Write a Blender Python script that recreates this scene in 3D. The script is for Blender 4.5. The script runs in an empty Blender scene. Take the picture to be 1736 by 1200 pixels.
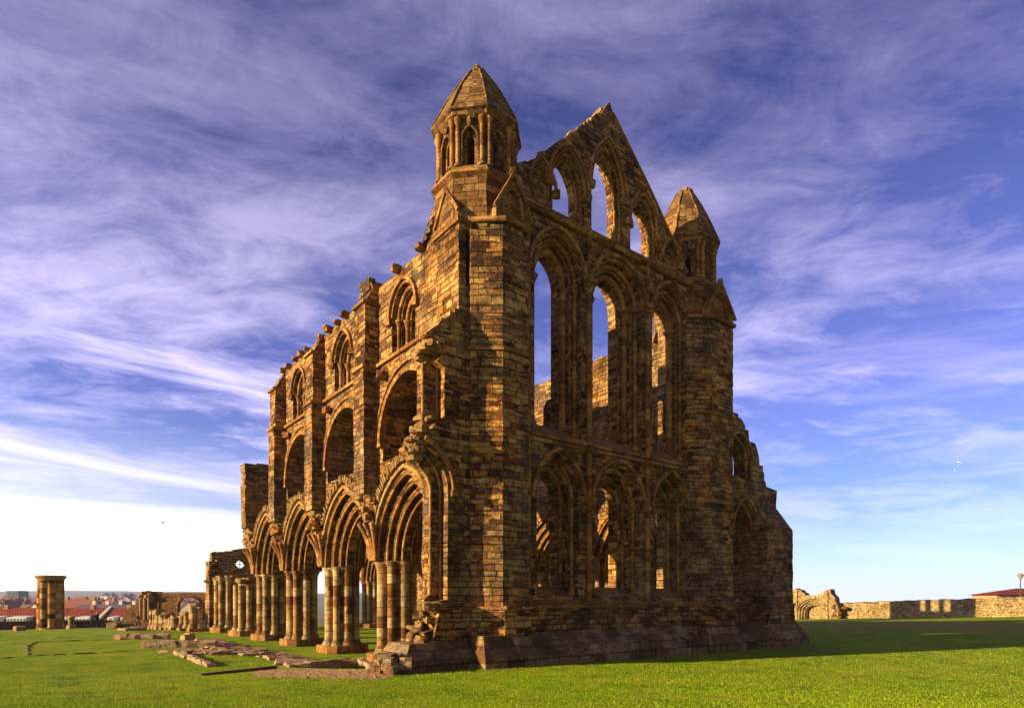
import bpy, bmesh, math, random
from mathutils import Vector, Matrix
from mathutils.geometry import tessellate_polygon
RN = random.Random(11)
PI = math.pi
scene = bpy.context.scene
COL = scene.collection
F_PX, CX, HY = 1057.0, 868.0, 1013.0
AX = (0.78975437, 0.61342321); BX = (-0.61342321, 0.78975437)   # world X / Y in (right, forward)
CAM = Vector((-10.2211, -14.1831, 2.0))
SUN_EL, SUN_TH = math.radians(13), math.radians(16.5)              # sun stands in the south-west, low
def at(x, y, D):
    """point seen at photo pixel (x, y) at forward depth D"""
    r = (x-CX)/F_PX
    return Vector((CAM.x+D*(r*AX[0]+AX[1]), CAM.y+D*(r*BX[0]+BX[1]), CAM.z+D*(HY-y)/F_PX))
def sstep(a, b, x):
    t = min(1, max(0, (x-a)/(b-a))); return t*t*(3-2*t)
def ground_z(x, y):
    z = -0.41*sstep(1.5, 6.0, y)*sstep(-4.5, -1.0, x) - 0.25*sstep(0, 9, y)*(1-sstep(-4.5, -1.0, x))
    z -= 0.13*sstep(1.5, 8, x)*(1-sstep(0, 5, y))
    k = sstep(19, 30, x)
    z = z*(1-k) + k*(-.10-0.038*max(0, y-5.8))
    z -= (1-sstep(20, 60, x))*0.034*max(0, min(y, 112)-38)
    if y > 106: z -= (1-sstep(20, 60, x))*24*sstep(106, 175, y)
    if x > 90: z -= 30*sstep(90, 260, x)
    return z

# ------------------------------------------------------------------ mesh builder
class MB:
    def __init__(s): s.v=[]; s.f=[]; s.uv=[]; s.sm=[]
    def face(s, pts, uv=None, smooth=False):
        i=len(s.v); s.v.extend([tuple(p) for p in pts]); s.f.append(list(range(i,i+len(pts)))); s.uv.append(uv); s.sm.append(smooth)
    def iface(s, idx, uv=None, smooth=False):
        s.f.append(list(idx)); s.uv.append(uv); s.sm.append(smooth)
    def box(s, x0,x1,y0,y1,z0,z1, M=None):
        c=[Vector((x,y,z)) for z in (z0,z1) for y in (y0,y1) for x in (x0,x1)]
        if M: c=[M@p for p in c]
        for q in ((0,2,3,1),(4,5,7,6),(0,1,5,4),(2,6,7,3),(0,4,6,2),(1,3,7,5)): s.face([c[i] for i in q])
    def loft(s, rings, cap0=True, cap1=True):
        for a,b in zip(rings, rings[1:]):
            n=len(a)
            for i in range(n):
                j=(i+1)%n
                q=[a[i],a[j],b[j],b[i]]
                if (q[0]-q[3]).length<1e-5: q=q[:3]
                if (q[1]-q[2] if len(q)>3 else Vector((1,0,0))).length<1e-5: q=[q[0],q[1],q[3]]
                s.face(q)
        if cap0: s.face(list(reversed(rings[0])))
        if cap1: s.face(rings[-1])
    def prism(s, poly, z0, z1, M=None):
        a=[Vector((p[0],p[1],z0)) for p in poly]; b=[Vector((p[0],p[1],z1)) for p in poly]
        if M: a=[M@p for p in a]; b=[M@p for p in b]
        s.loft([a,b])
    def courses(s, poly, z0, z1, h=0.33, j=0.014, taper=None):
        """a pillar of masonry laid in courses, each a little off the plan"""
        z=z0; rings=[]
        ccw=sum(poly[i][0]*poly[(i+1)%len(poly)][1]-poly[(i+1)%len(poly)][0]*poly[i][1] for i in range(len(poly)))>0
        if not ccw: poly=poly[::-1]
        while z<z1-1e-4:
            zz=min(z1, z+h*RN.uniform(.75,1.25))
            if z1-zz<.12: zz=z1
            off=[(RN.uniform(-j,j),RN.uniform(-j,j)) for _ in poly]
            rings.append([Vector((p[0]+o[0],p[1]+o[1],z)) for p,o in zip(poly,off)])
            rings.append([Vector((p[0]+o[0],p[1]+o[1],zz)) for p,o in zip(poly,off)])
            z=zz
        s.loft(rings)
    def lathe(s, c, prof, n=12, a0=0.0, smooth=True, capt=True):
        K=RN.random()*400
        for (r0,z0),(r1,z1) in zip(prof, prof[1:]):
            i=len(s.v)
            for (r,z) in ((r0,z0),(r1,z1)):
                for k in range(n):
                    a=a0+2*PI*k/n; s.v.append((c[0]+r*math.cos(a), c[1]+r*math.sin(a), c[2]+z))
            rm=max(r0,r1)
            for k in range(n):
                l=(k+1)%n
                u0,u1=K+.2*k/n, K+.2*(k+1)/n
                s.iface([i+k,i+l,i+n+l,i+n+k],[(u0,c[2]+z0),(u1,c[2]+z0),(u1,c[2]+z1+abs(r1-r0)*(abs(z1-z0)<.01)),(u0,c[2]+z1+abs(r1-r0)*(abs(z1-z0)<.01))],smooth)
        if capt:
            r,z=prof[-1]
            if r>1e-4: s.face([(c[0]+r*math.cos(a0+2*PI*k/n),c[1]+r*math.sin(a0+2*PI*k/n),c[2]+z) for k in range(n)])
    def tube(s, path, r, n=8, ref=None, radii=None, smooth=True, sq=False):
        P=[Vector(p) for p in path]; N=len(P); i0=len(s.v); L=RN.random()*9; us=[]; K=RN.random()*400
        for i,p in enumerate(P):
            if i: L+=(p-P[i-1]).length
            us.append(L)
            t=(P[min(i+1,N-1)]-P[max(i-1,0)]).normalized()
            rf=ref or (Vector((0,0,1)) if abs(t.z)<.9 else Vector((1,0,0)))
            a=t.cross(rf).normalized(); b=a.cross(t).normalized()
            rr=radii[i] if radii else r
            k=1.0
            if 0<i<N-1:
                d=(P[i]-P[i-1]).normalized().dot((P[i+1]-P[i]).normalized()); k=1/max(.6,math.sqrt(max(0,(1+d)/2)))
            for q in range(n):
                an=2*PI*(q+(.5 if sq else 0))/n
                v=p+a*(rr*k*math.cos(an))+b*(rr*math.sin(an)); s.v.append(tuple(v))
        for i in range(N-1):
            for q in range(n):
                w=(q+1)%n
                x=K+.2*q/n; x1=K+.2*(q+1)/n
                s.iface([i0+i*n+q,i0+i*n+w,i0+(i+1)*n+w,i0+(i+1)*n+q],[(x,us[i]),(x1,us[i]),(x1,us[i+1]),(x,us[i+1])],smooth and not sq)
        s.face([s.v[i0+q] for q in range(n)][::-1]); s.face([s.v[i0+(N-1)*n+q] for q in range(n)])
    def rock(s, c, sx, sy, sz, j=.22, rot=None, rn=None):
        rn=rn or RN
        M=Matrix.Translation(c)@Matrix.Rotation(rn.uniform(0,6.3) if rot is None else rot,4,'Z')@Matrix.Rotation(rn.uniform(-.2,.2),4,'X')
        g={}
        for x in (-1,0,1):
            for y in (-1,0,1):
                for z in (-1,0,1):
                    if (x,y,z)==(0,0,0): continue
                    k=1.0 if abs(x)+abs(y)+abs(z)<2 else (.96 if abs(x)+abs(y)+abs(z)==2 else .86)
                    g[x,y,z]=M@Vector((x*k*sx/2*(1+rn.uniform(-j,j)*.5), y*k*sy/2*(1+rn.uniform(-j,j)*.5), z*k*sz/2*(1+rn.uniform(-j,j)*.5)))
        for ax in range(3):
            for sgn in (-1,1):
                for p in (-1,0):
                    for q in (-1,0):
                        ids=[]
                        for dp,dq in ((0,0),(1,0),(1,1),(0,1)):
                            t=[0,0,0]; t[ax]=sgn; t[(ax+1)%3]=p+dp; t[(ax+2)%3]=q+dq; ids.append(g[tuple(t)])
                        s.face(ids if sgn>0 else ids[::-1])
    def wall(s, fr, outer, holes=(), d0=0.0, d1=1.0, front=True, back=True, notch=None):
        """flat slab: fr maps (u, w, depth) to space; holes cut right through; voussoir-style uv on the reveals"""
        def area(P): return sum(P[i][0]*P[(i+1)%len(P)][1]-P[(i+1)%len(P)][0]*P[i][1] for i in range(len(P)))
        outer=list(outer)
        if area(outer)<0: outer=outer[::-1]
        hs=[list(h) if area(h)<0 else list(h)[::-1] for h in holes]
        o=fr(0,0,0); det=((fr(1,0,0)-o).cross(fr(0,1,0)-o)).dot(fr(0,0,1)-o)>0
        loops=[[Vector((p[0],p[1],0)) for p in L] for L in [outer]+hs]
        flat=[p for L in loops for p in L]
        for t in tessellate_polygon(loops):
            p=[flat[i] for i in t]
            ar=(p[1]-p[0]).cross(p[2]-p[0]).z
            if abs(ar)<1e-9: continue
            if ar<0: p=p[::-1]
            if back:
                q=[fr(a.x,a.y,d1) for a in p]; s.face(q if det else q[::-1])
            if front:
                q=[fr(a.x,a.y,d0) for a in p]; s.face(q[::-1] if det else q)
        for li,L in enumerate([outer]+hs):
            acc=0
            for i in range(len(L)):
                a,b=L[i],L[(i+1)%len(L)]; ln=math.hypot(b[0]-a[0],b[1]-a[1])
                q=[fr(a[0],a[1],d0),fr(b[0],b[1],d0),fr(b[0],b[1],d1),fr(a[0],a[1],d1)]
                uv=None
                if li>0 or notch and i in notch: uv=[(d0*1.0,acc),(d0*1.0,acc+ln),(d1*1.0,acc+ln),(d1*1.0,acc)]
                acc+=ln
                if not det: q=q[::-1]; uv=uv[::-1] if uv else None
                s.face(q,uv)
    def build(s, name, mat, parent=None, loc=None, link=True):
        me=bpy.data.meshes.new(name)
        V=s.v
        if loc is not None: V=[(p[0]-loc[0],p[1]-loc[1],p[2]-loc[2]) for p in V]
        me.from_pydata(V,[],s.f); me.update()
        ul=me.uv_layers.new(name='UVMap'); data=[0.0]*(2*len(me.loops))
        W=s.v
        for p,uv in zip(me.polygons,s.uv):
            if uv is None:
                n=p.normal
                if abs(n.z)<.75:
                    t=Vector((-n.y,n.x,0)).normalized(); b=n.cross(t)
                    if b.z<0: b=-b
                    for li in p.loop_indices:
                        c=Vector(W[me.loops[li].vertex_index]); data[2*li]=c.dot(t); data[2*li+1]=c.dot(b) if abs(n.z)>.02 else c.z
                else:
                    for li in p.loop_indices:
                        c=W[me.loops[li].vertex_index]; data[2*li]=c[0]; data[2*li+1]=c[1]
            else:
                for k,li in enumerate(p.loop_indices): data[2*li],data[2*li+1]=uv[k]
        ul.data.foreach_set('uv',data)
        me.polygons.foreach_set('use_smooth',[bool(x) for x in s.sm])
        me.materials.append(mat)
        o=bpy.data.objects.new(name,me)
        COL.objects.link(o)
        if loc is not None: o.location=loc
        if parent is not None: o.parent=parent
        return o

def tag(o, label=None, cat=None, group=None, kind=None):
    if label: o['label']=label
    if cat: o['category']=cat
    if group: o['group']=group
    if kind: o['kind']=kind
    return o
def thing(name, label, cat, loc=(0,0,0), group=None):
    o=bpy.data.objects.new(name,None); COL.objects.link(o); o.location=loc; o.empty_display_size=.2
    return tag(o,label,cat,group)
def copy_tree(o, parent=None):
    c=o.copy(); COL.objects.link(c)
    if parent is not None: c.parent=parent
    for ch in list(o.children): copy_tree(ch,c)
    return c

def arch(c, hw, zs, rise, n=12):
    if rise < hw*1.02:
        k = rise/(hw*1.02); return [(u, zs+(w-zs)*k) for u, w in arch(c, hw, zs, hw*1.0201, n)]
    r=(hw*hw+rise*rise)/(2*hw); r=max(r,hw*1.0001)
    a1=math.acos(max(-1,min(1,(hw-r)/r))) if r>hw else PI/2
    L=[]
    for k in range(n+1):
        a=PI+(a1-PI)*k/n
        L.append((c-hw+r+r*math.cos(a), zs+r*math.sin(a)))
    L[-1]=(c, zs+rise)
    return L+[(2*c-u,w) for u,w in L[-2::-1]]
def opening(c, hw, z0, zs, rise, n=12): return [(c-hw,z0)]+arch(c,hw,zs,rise,n)+[(c+hw,z0)]
def jag(p, q, step=.33, amp=.12):
    """broken masonry edge between two points, stepping course by course"""
    d=math.hypot(q[0]-p[0],q[1]-p[1]); n=max(2,int(d/step)); L=[p]
    for i in range(1,n):
        t=i/n+RN.uniform(-.3,.3)/n
        u=p[0]+(q[0]-p[0])*t+RN.uniform(-amp,amp); w=p[1]+(q[1]-p[1])*t
        w2=p[1]+(q[1]-p[1])*(i-.5)/n
        L.append((u,L[-1][1])) if RN.random()<.55 and abs(u-L[-1][0])>.04 else None
        L.append((u+RN.uniform(-.02,.02),w))
    L.append(q); return L
def fr_e(Y0):   # a wall that faces east: u = X, depth runs west
    return lambda u,w,d: Vector((u,Y0+d,w))
def fr_x(X0,sg):  # a wall that runs along Y: depth runs sg*X
    return lambda u,w,d: Vector((X0+sg*d,u,w))

# ------------------------------------------------------------------ materials
class NT:
    def __init__(s, nt): s.t=nt; s.n=nt.nodes; s.l=nt.links
    def a(s, typ, **kw):
        n=s.n.new(typ)
        for k,v in kw.items():
            if k in ('inp',):
                for kk,vv in v.items():
                    if isinstance(vv,bpy.types.NodeSocket): s.l.new(vv,n.inputs[kk])
                    else: n.inputs[kk].default_value=vv
            else: setattr(n,k,v)
        return n
    def math(s, op, a, b=0.0, c=0.0, clamp=False):
        n=s.n.new('ShaderNodeMath'); n.operation=op; n.use_clamp=clamp
        for i,x in enumerate((a,b,c)):
            if isinstance(x,bpy.types.NodeSocket): s.l.new(x,n.inputs[i])
            else: n.inputs[i].default_value=x
        return n.outputs[0]
    def mix(s, f, a, b, typ='MIX'):
        n=s.n.new('ShaderNodeMix'); n.data_type='RGBA'; n.blend_type=typ
        for i,x in ((0,f),(6,a),(7,b)):
            if isinstance(x,bpy.types.NodeSocket): s.l.new(x,n.inputs[i])
            elif i==0: n.inputs[0].default_value=x
            else: n.inputs[i].default_value=(*x,1) if len(x)==3 else x
        return n.outputs[2]
    def ramp(s, f, stops, interp='LINEAR'):
        n=s.n.new('ShaderNodeValToRGB'); e=n.color_ramp; e.interpolation=interp
        while len(e.elements)<len(stops): e.elements.new(.5)
        for el,(p,c) in zip(e.elements,stops):
            el.position=p; el.color=(*c,1) if not isinstance(c,float) else (c,c,c,1)
        s.l.new(f,n.inputs[0]); return n.outputs[0]
    def noise(s, vec, scale, detail=4, rough=.55, dist=0.0, out=0):
        n=s.n.new('ShaderNodeTexNoise'); n.inputs['Scale'].default_value=scale; n.inputs['Detail'].default_value=detail
        n.inputs['Roughness'].default_value=rough; n.inputs['Distortion'].default_value=dist
        if vec is not None: s.l.new(vec,n.inputs['Vector'])
        return n.outputs[out]
def new_mat(name):
    m=bpy.data.materials.new(name); m.use_nodes=True; nt=m.node_tree; nt.nodes.clear()
    t=NT(nt); out=t.a('ShaderNodeOutputMaterial'); b=t.a('ShaderNodeBsdfPrincipled'); nt.links.new(b.outputs[0],out.inputs[0])
    b.inputs['Roughness'].default_value=.95; b.inputs['Specular IOR Level'].default_value=.15
    return m,t,b
PAL_WALL=[(0,(0.027,0.009,0.002)),(.12,(0.096,0.022,0.003)),(.25,(0.266,0.083,0.014)),(.40,(0.458,0.189,0.037)),(.58,(0.637,0.304,0.063)),(.77,(0.799,0.425,0.108)),(.90,(0.561,0.347,0.117)),(1,(0.296,0.189,0.080))]
PAL_BAND=[(0,(.12,.036,.009)),(.2,(.23,.09,.022)),(.34,(.40,.22,.066)),(.55,(.54,.36,.14)),(.82,(.60,.45,.22)),(1,(.42,.32,.17))]
PAL_MOULD=[(0,(0.180,0.062,0.013)),(.3,(0.304,0.128,0.029)),(.6,(0.405,0.194,0.051)),(1,(0.494,0.265,0.086))]
PAL_GREY=[(0,(0.079,0.037,0.010)),(.3,(0.191,0.088,0.023)),(.6,(0.292,0.146,0.041)),(1,(0.382,0.212,0.072))]
def stone(name, pal, bw=.62, bh=.31, mortar=.016, grime=.55, bump=.5, moss=.0, brick=True, lichen=.35, contrast=.9, grey=.0, two=False):
    m,t,b=new_mat(name)
    tc=t.a('ShaderNodeTexCoord'); uv=tc.outputs['UV']; ob=tc.outputs['Object']
    geo=t.a('ShaderNodeNewGeometry'); pos=geo.outputs['Position']
    sep=t.a('ShaderNodeSeparateXYZ'); t.l.new(uv,sep.inputs[0]); u,v=sep.outputs[0],sep.outputs[1]
    # uneven course heights and slightly wandering joints
    cv=t.a('ShaderNodeCombineXYZ'); t.l.new(v,cv.inputs[1])
    nv=t.noise(cv.outputs[0],.9,1)
    v2=t.math('MULTIPLY_ADD',nv,.55,v)
    wob=t.noise(uv,2.2,2)
    v2=t.math('MULTIPLY_ADD',wob,.05,v2)
    rag=t.noise(uv,11,3,.6); v2=t.math('MULTIPLY_ADD',t.math('SUBTRACT',rag,.5),.05,v2)
    row=t.math('FLOOR',t.math('DIVIDE',v2,bh))
    wr=t.a('ShaderNodeTexWhiteNoise',noise_dimensions='1D'); t.l.new(row,wr.inputs['W'])
    u2=t.math('MULTIPLY_ADD',wr.outputs[0],3.7,u)
    # stretch stones along a row by a low noise so that lengths vary
    c2=t.a('ShaderNodeCombineXYZ'); t.l.new(u2,c2.inputs[0]); t.l.new(t.math('MULTIPLY',row,7.31),c2.inputs[1])
    nu=t.noise(c2.outputs[0],.8,1)
    u3=t.math('MULTIPLY_ADD',nu,1.1*bw/.62,u2); u3=t.math('MULTIPLY_ADD',t.noise(uv,9,2),.05,u3)
    vec=t.a('ShaderNodeCombineXYZ'); t.l.new(u3,vec.inputs[0]); t.l.new(v2,vec.inputs[1])
    n1=t.noise(pos,1.3,6,.6); n2=t.noise(pos,14,5,.7); n3=t.noise(pos,.33,4,.55); n4=t.noise(pos,55,2,.6)
    if brick:
        br=t.a('ShaderNodeTexBrick',offset=.5,offset_frequency=2,squash=1.0)
        br.inputs['Scale'].default_value=1; br.inputs['Brick Width'].default_value=bw; br.inputs['Row Height'].default_value=bh
        br.inputs['Mortar Size'].default_value=mortar; br.inputs['Mortar Smooth'].default_value=.35; br.inputs['Bias'].default_value=0
        br.inputs['Color1'].default_value=(0,0,0,1); br.inputs['Color2'].default_value=(1,1,1,1); br.inputs['Mortar'].default_value=(.5,.5,.5,1)
        t.l.new(vec.outputs[0],br.inputs['Vector'])
        if two:
            vb=t.a('ShaderNodeVectorMath',operation='MULTIPLY'); t.l.new(vec.outputs[0],vb.inputs[0]); vb.inputs[1].default_value=(.86,.80,1)
            br2=t.a('ShaderNodeTexBrick',offset=.37,offset_frequency=2,squash=1.0)
            for k_,x_ in (('Scale',1),('Brick Width',bw),('Row Height',bh),('Mortar Size',mortar*.8),('Mortar Smooth',.35),('Bias',0)): br2.inputs[k_].default_value=x_
            br2.inputs['Color1'].default_value=(0,0,0,1); br2.inputs['Color2'].default_value=(1,1,1,1); br2.inputs['Mortar'].default_value=(.5,.5,.5,1)
            t.l.new(vb.outputs[0],br2.inputs['Vector'])
            ms=t.a('ShaderNodeMapping'); ms.inputs['Scale'].default_value=(.35,.35,.9); t.l.new(pos,ms.inputs[0])
            mk=t.ramp(t.noise(ms.outputs[0],1.0,3,.5),[(.47,0.0),(.50,1.0)])
            bcol=t.mix(mk,br.outputs['Color'],br2.outputs['Color']); fac=t.mix(mk,br.outputs['Fac'],br2.outputs['Fac'])
        else: bcol=br.outputs['Color']; fac=br.outputs['Fac']
        val=t.math('ADD',t.math('MULTIPLY_ADD',n3,.8,-.40),t.math('MULTIPLY_ADD',bcol,contrast,.5-.5*contrast+.03))
        val=t.math('MULTIPLY_ADD',t.math('SUBTRACT',n2,.5),.95,val)
    else:
        val=t.math('MULTIPLY_ADD',t.math('SUBTRACT',n1,.5),1.9,.5); val=t.math('MULTIPLY_ADD',t.math('SUBTRACT',n2,.5),.5,val); fac=None
    col=t.ramp(val,pal)
    # bedding streaks, soot and pale lichen: stains with a shape of their own
    st=t.a('ShaderNodeMapping'); st.inputs['Scale'].default_value=(1.5,1.5,9); t.l.new(pos,st.inputs[0])
    streak=t.noise(st.outputs[0],1.6,4,.7)
    col=t.mix(t.ramp(streak,[(.5,0.0),(.70,.6)]),col,(.07,.032,.010),'MIX')
    if grey: col=t.mix(t.math('MULTIPLY',t.ramp(t.noise(pos,.21,5,.65),[(.42,0.0),(.58,1.0)]),grey),col,t.mix(n2,(.20,.16,.10),(.40,.33,.22)))
    n5=t.noise(pos,5,5,.7); col=t.mix(t.ramp(n5,[(.50,0.0),(.66,.72)]),col,(.04,.018,.006))
    vm=t.a('ShaderNodeMapping'); vm.inputs['Scale'].default_value=(2.2,2.2,.16); t.l.new(pos,vm.inputs[0])
    rain=t.noise(vm.outputs[0],1.0,5,.65); col=t.mix(t.ramp(rain,[(.52,0.0),(.70,.34)]),col,(.045,.024,.009))
    if two: col=t.mix(t.ramp(t.noise(pos,.75,8,.72),[(.50,0.0),(.60,.62)]),col,(.022,.012,.005))
    g=t.ramp(n1,[(.44,0.0),(.66,grime)])
    col=t.mix(g,col,(.04,.024,.011))
    col=t.mix(t.ramp(n2,[(.58,0.0),(.74,lichen)]),col,(.48,.35,.15))
    if fac is not None: col=t.mix(t.math('MULTIPLY',t.math('MULTIPLY',fac,t.ramp(n1,[(.36,.35),(.55,1.0)])),.95),col,(.018,.010,.004))
    if moss:
        sn=t.a('ShaderNodeSeparateXYZ'); t.l.new(geo.outputs['Normal'],sn.inputs[0])
        mf=t.math('MULTIPLY',t.ramp(sn.outputs[2],[(.15,0.0),(.6,1.0)]),t.ramp(n1,[(.38,0.0),(.55,moss)]))
        col=t.mix(mf,col,(.13,.10,.035))
    hs=t.a('ShaderNodeHueSaturation',inp={'Saturation':1.0,'Value':1.0,'Color':col}); m['hsv']=1
    t.l.new(hs.outputs[0],b.inputs['Base Color'])
    h=t.math('MULTIPLY_ADD',n2,.6,t.math('MULTIPLY',n1,.5)); h=t.math('MULTIPLY_ADD',n4,.22,h)
    if fac is not None:
        h=t.math('MULTIPLY_ADD',fac,-.9,h); h=t.math('MULTIPLY_ADD',bcol,.45,h)
    bp=t.a('ShaderNodeBump',inp={'Strength':bump,'Distance':.10,'Height':h}); t.l.new(bp.outputs[0],b.inputs['Normal'])
    return m
M_WALL=stone('weathered_ashlar',PAL_WALL,.40,.172,.016,.66,1.2,moss=.35,grey=.42,two=True)
M_WALL2=stone('weathered_ashlar_small',PAL_WALL,.36,.16,.018,.58,1.2,moss=.35,grey=.2,two=True)
M_BAND=stone('banded_sandstone',PAL_BAND,1.1,.40,.010,.55,.9,moss=.3,lichen=.4,contrast=.75)
M_PIL=stone('pillar_stone',PAL_WALL,1.0,.48,.012,.6,.9,contrast=1.0)
M_MOULD=stone('moulded_sandstone',PAL_MOULD,1.1,.40,.009,.5,.6,moss=.2,lichen=.3)
M_VOUS=stone('voussoir_sandstone',PAL_MOULD,.42,.20,.012,.45,.7)
M_DRESS=stone('dressed_sandstone',PAL_MOULD,.8,.7,.012,.5,.7,moss=.45)
M_PLINTH=stone('plinth_stone',[(0,(.11,.05,.018)),(.3,(.25,.13,.05)),(.6,(.38,.23,.10)),(1,(.46,.32,.17))],.75,.42,.016,.6,1.1,moss=.3,lichen=.5)
M_TOWER=stone('turret_stone',PAL_GREY,.42,.21,.012,.5,.8,moss=.2)
M_RUB=stone('rubble_core',[(0,(.12,.05,.014)),(.3,(.30,.16,.05)),(.6,(.42,.26,.09)),(1,(.50,.36,.16))],brick=False,grime=.35,bump=1.0)
M_RUBW=stone('rubble_wall',PAL_GREY,.30,.14,.02,.35,1.0)
M_GARD=stone('boundary_stone',[(0,(.20,.11,.035)),(.3,(.36,.23,.08)),(.6,(.48,.34,.14)),(1,(.56,.44,.22))],.36,.15,.018,.3,.9)
M_PATH=stone('path_stone',[(0,(.22,.12,.06)),(.35,(.42,.27,.15)),(1,(.56,.41,.26))],brick=False,grime=.25,bump=1.0,lichen=.5)
def plain(name, col, rough=.8, var=.25, scale=6, bump=0, metal=0):
    m,t,b=new_mat(name); geo=t.a('ShaderNodeNewGeometry')
    n=t.noise(geo.outputs['Position'],scale,5,.6)
    c=t.mix(n,tuple(x*(1-var) for x in col),tuple(min(1,x*(1+var)) for x in col))
    t.l.new(c,b.inputs['Base Color']); b.inputs['Roughness'].default_value=rough; b.inputs['Metallic'].default_value=metal
    if bump:
        bp=t.a('ShaderNodeBump',inp={'Strength':bump,'Distance':.05,'Height':n}); t.l.new(bp.outputs[0],b.inputs['Normal'])
    return m
def grass_mat():
    m,t,b=new_mat('mown_grass'); geo=t.a('ShaderNodeNewGeometry'); p=geo.outputs['Position']
    big=t.noise(p,.16,5,.6); mid=t.noise(p,1.4,5,.7); fine=t.noise(p,26,4,.8); tiny=t.noise(p,120,2,.7)
    v=t.math('MULTIPLY_ADD',mid,.55,t.math('MULTIPLY',fine,.5)); v=t.math('MULTIPLY_ADD',tiny,.35,v); v=t.math('MULTIPLY_ADD',big,.45,v)
    v=t.math('MULTIPLY',t.math('SUBTRACT',v,.62),1.6)
    col=t.ramp(v,[(0,(.06,.11,.003)),(.4,(.15,.24,.004)),(.65,(.23,.32,.006)),(1.0,(.33,.39,.02))])
    dry=t.noise(p,.55,6,.7); col=t.mix(t.ramp(dry,[(.47,0.0),(.66,.8)]),col,(.30,.25,.025)); col=t.mix(t.ramp(t.noise(p,.9,5,.7),[(.50,0.0),(.64,.62)]),col,(.045,.095,.003))
    # worn straw-coloured strips across the far lawn to the north
    mp=t.a('ShaderNodeMapping'); mp.inputs['Scale'].default_value=(.05,.05,1); t.l.new(p,mp.inputs[0])
    sx=t.a('ShaderNodeSeparateXYZ'); t.l.new(p,sx.inputs[0])
    x=t.math('MULTIPLY_ADD',t.noise(p,.25,3),3.0,sx.outputs[0])
    s1=t.math('MULTIPLY',t.ramp(t.math('DIVIDE',x,100),[(.36,0.0),(.40,.75),(.56,.75),(.60,0.0)]),t.ramp(mid,[(.35,.35),(.6,1.0)]))
    col=t.mix(s1,col,(.30,.17,.05))
    t.l.new(col,b.inputs['Base Color']); b.inputs['Roughness'].default_value=1; b.inputs['Specular IOR Level'].default_value=0.05
    bp=t.a('ShaderNodeBump',inp={'Strength':.8,'Distance':.06,'Height':t.math('MULTIPLY_ADD',tiny,.5,fine)}); t.l.new(bp.outputs[0],b.inputs['Normal'])
    return m
M_GRASS=grass_mat()
M_EARTH=plain('bare_earth',(.40,.215,.11),.95,.4,7,.9)
M_TILE=None

# ================================================================== THE ABBEY
ABBEY=thing('ruined_abbey','tall roofless stone abbey choir with lancet east front, twin turrets and pointed arcade','abbey ruin',(0,0,0))
def part(mb,name,mat,parent=None,label=None):
    o=mb.build(name,mat,parent or ABBEY)
    if label: o['label']=label
    return o
def jambs(mb, fr, c, hw, z0, zs, rise, d, r, n=8, base=True, bead=None):
    """nook shaft, capital and arch roll along one order of an opening (hw = shaft axis)"""
    ref=(fr(0,0,1)-fr(0,0,0))
    P=[fr(c-hw,z0,d)]+[fr(u,w,d) for u,w in arch(c,hw,zs,rise,10)]+[fr(c+hw,z0,d)]
    mb.tube(P,r,n,ref=ref)
    for sg in (-1,1):
        q=fr(c+sg*hw,0,d)
        mb.lathe((q.x,q.y,0),[(r*1.05,zs-.30),(r*1.25,zs-.2),(r*1.9,zs-.06),(r*2.0,zs+.02),(r*1.1,zs+.05)],8)
        if base: mb.lathe((q.x,q.y,0),[(r*1.9,z0),(r*1.9,z0+.10),(r*1.2,z0+.16),(r*1.5,z0+.22),(r,z0+.26)],8,capt=False)
def hood(mb, fr, c, hw, zs, rise, d, r=.075, drop=.0):
    ref=(fr(0,0,1)-fr(0,0,0))
    L=arch(c,hw,zs,rise,14)
    mb.tube([fr(u,w,d) for u,w in L],r,4,ref=ref,sq=True)
    for sg in (-1,1):
        q=fr(c+sg*hw,zs-.05,d); mb.rock(q,.26,.2,.26,.15)
def dogtooth(mb, fr, c, hw, z0, zs, rise, d, r=.06):
    ref=(fr(0,0,1)-fr(0,0,0))
    L=[(c-hw,z0)]+arch(c,hw,zs,rise,14)+[(c+hw,z0)]
    pts=[]
    for a,b in zip(L,L[1:]):
        n=max(1,int(math.hypot(b[0]-a[0],b[1]-a[1])/.11))
        pts+=[(a[0]+(b[0]-a[0])*k/n,a[1]+(b[1]-a[1])*k/n) for k in range(n)]
    pts.append(L[-1])
    mb.tube([fr(u,w,d) for u,w in pts],r,4,ref=ref,radii=[r*(1.0 if k%2 else .35) for k in range(len(pts))],sq=True)

C=6.45
FE=fr_e(1.1)
lows=[(C-2.87,.93),(C,1.16),(C+2.92,.93)]       # centre, half width of the outer order
# ---- east front, lower and middle storeys
Z_ST=14.4
O=[(.9,.75),(11.9,.75),(11.9,Z_ST),(.9,Z_ST)]
def lowhole(c,w,k):   # k = order 0..2
    hw=[w,w-.2,(.56 if w<1.1 else .66)][k]
    return opening(c,hw,2.05+.12*k,5.35,1.38*hw/w*([1,1,1.05][k]))
def midhole(c,w,k):
    W=w+.12; hw=[W,W-.24,.64][k]
    return opening(c,hw,7.35+.2*k,12.62,1.36*[1,.9,.74][k])
mb=MB(); mb.wall(FE,O,[lowhole(c,w,0) for c,w in lows]+[midhole(c,w,0) for c,w in lows],0,.34,back=False)
mb.wall(FE,O,[lowhole(c,w,1) for c,w in lows]+[midhole(c,w,1) for c,w in lows],.34,.64,back=False)
mb.wall(FE,O,[lowhole(c,w,2) for c,w in lows]+[midhole(c,w,2) for c,w in lows],.64,1.1)
part(mb,'east_wall',M_WALL)
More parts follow.
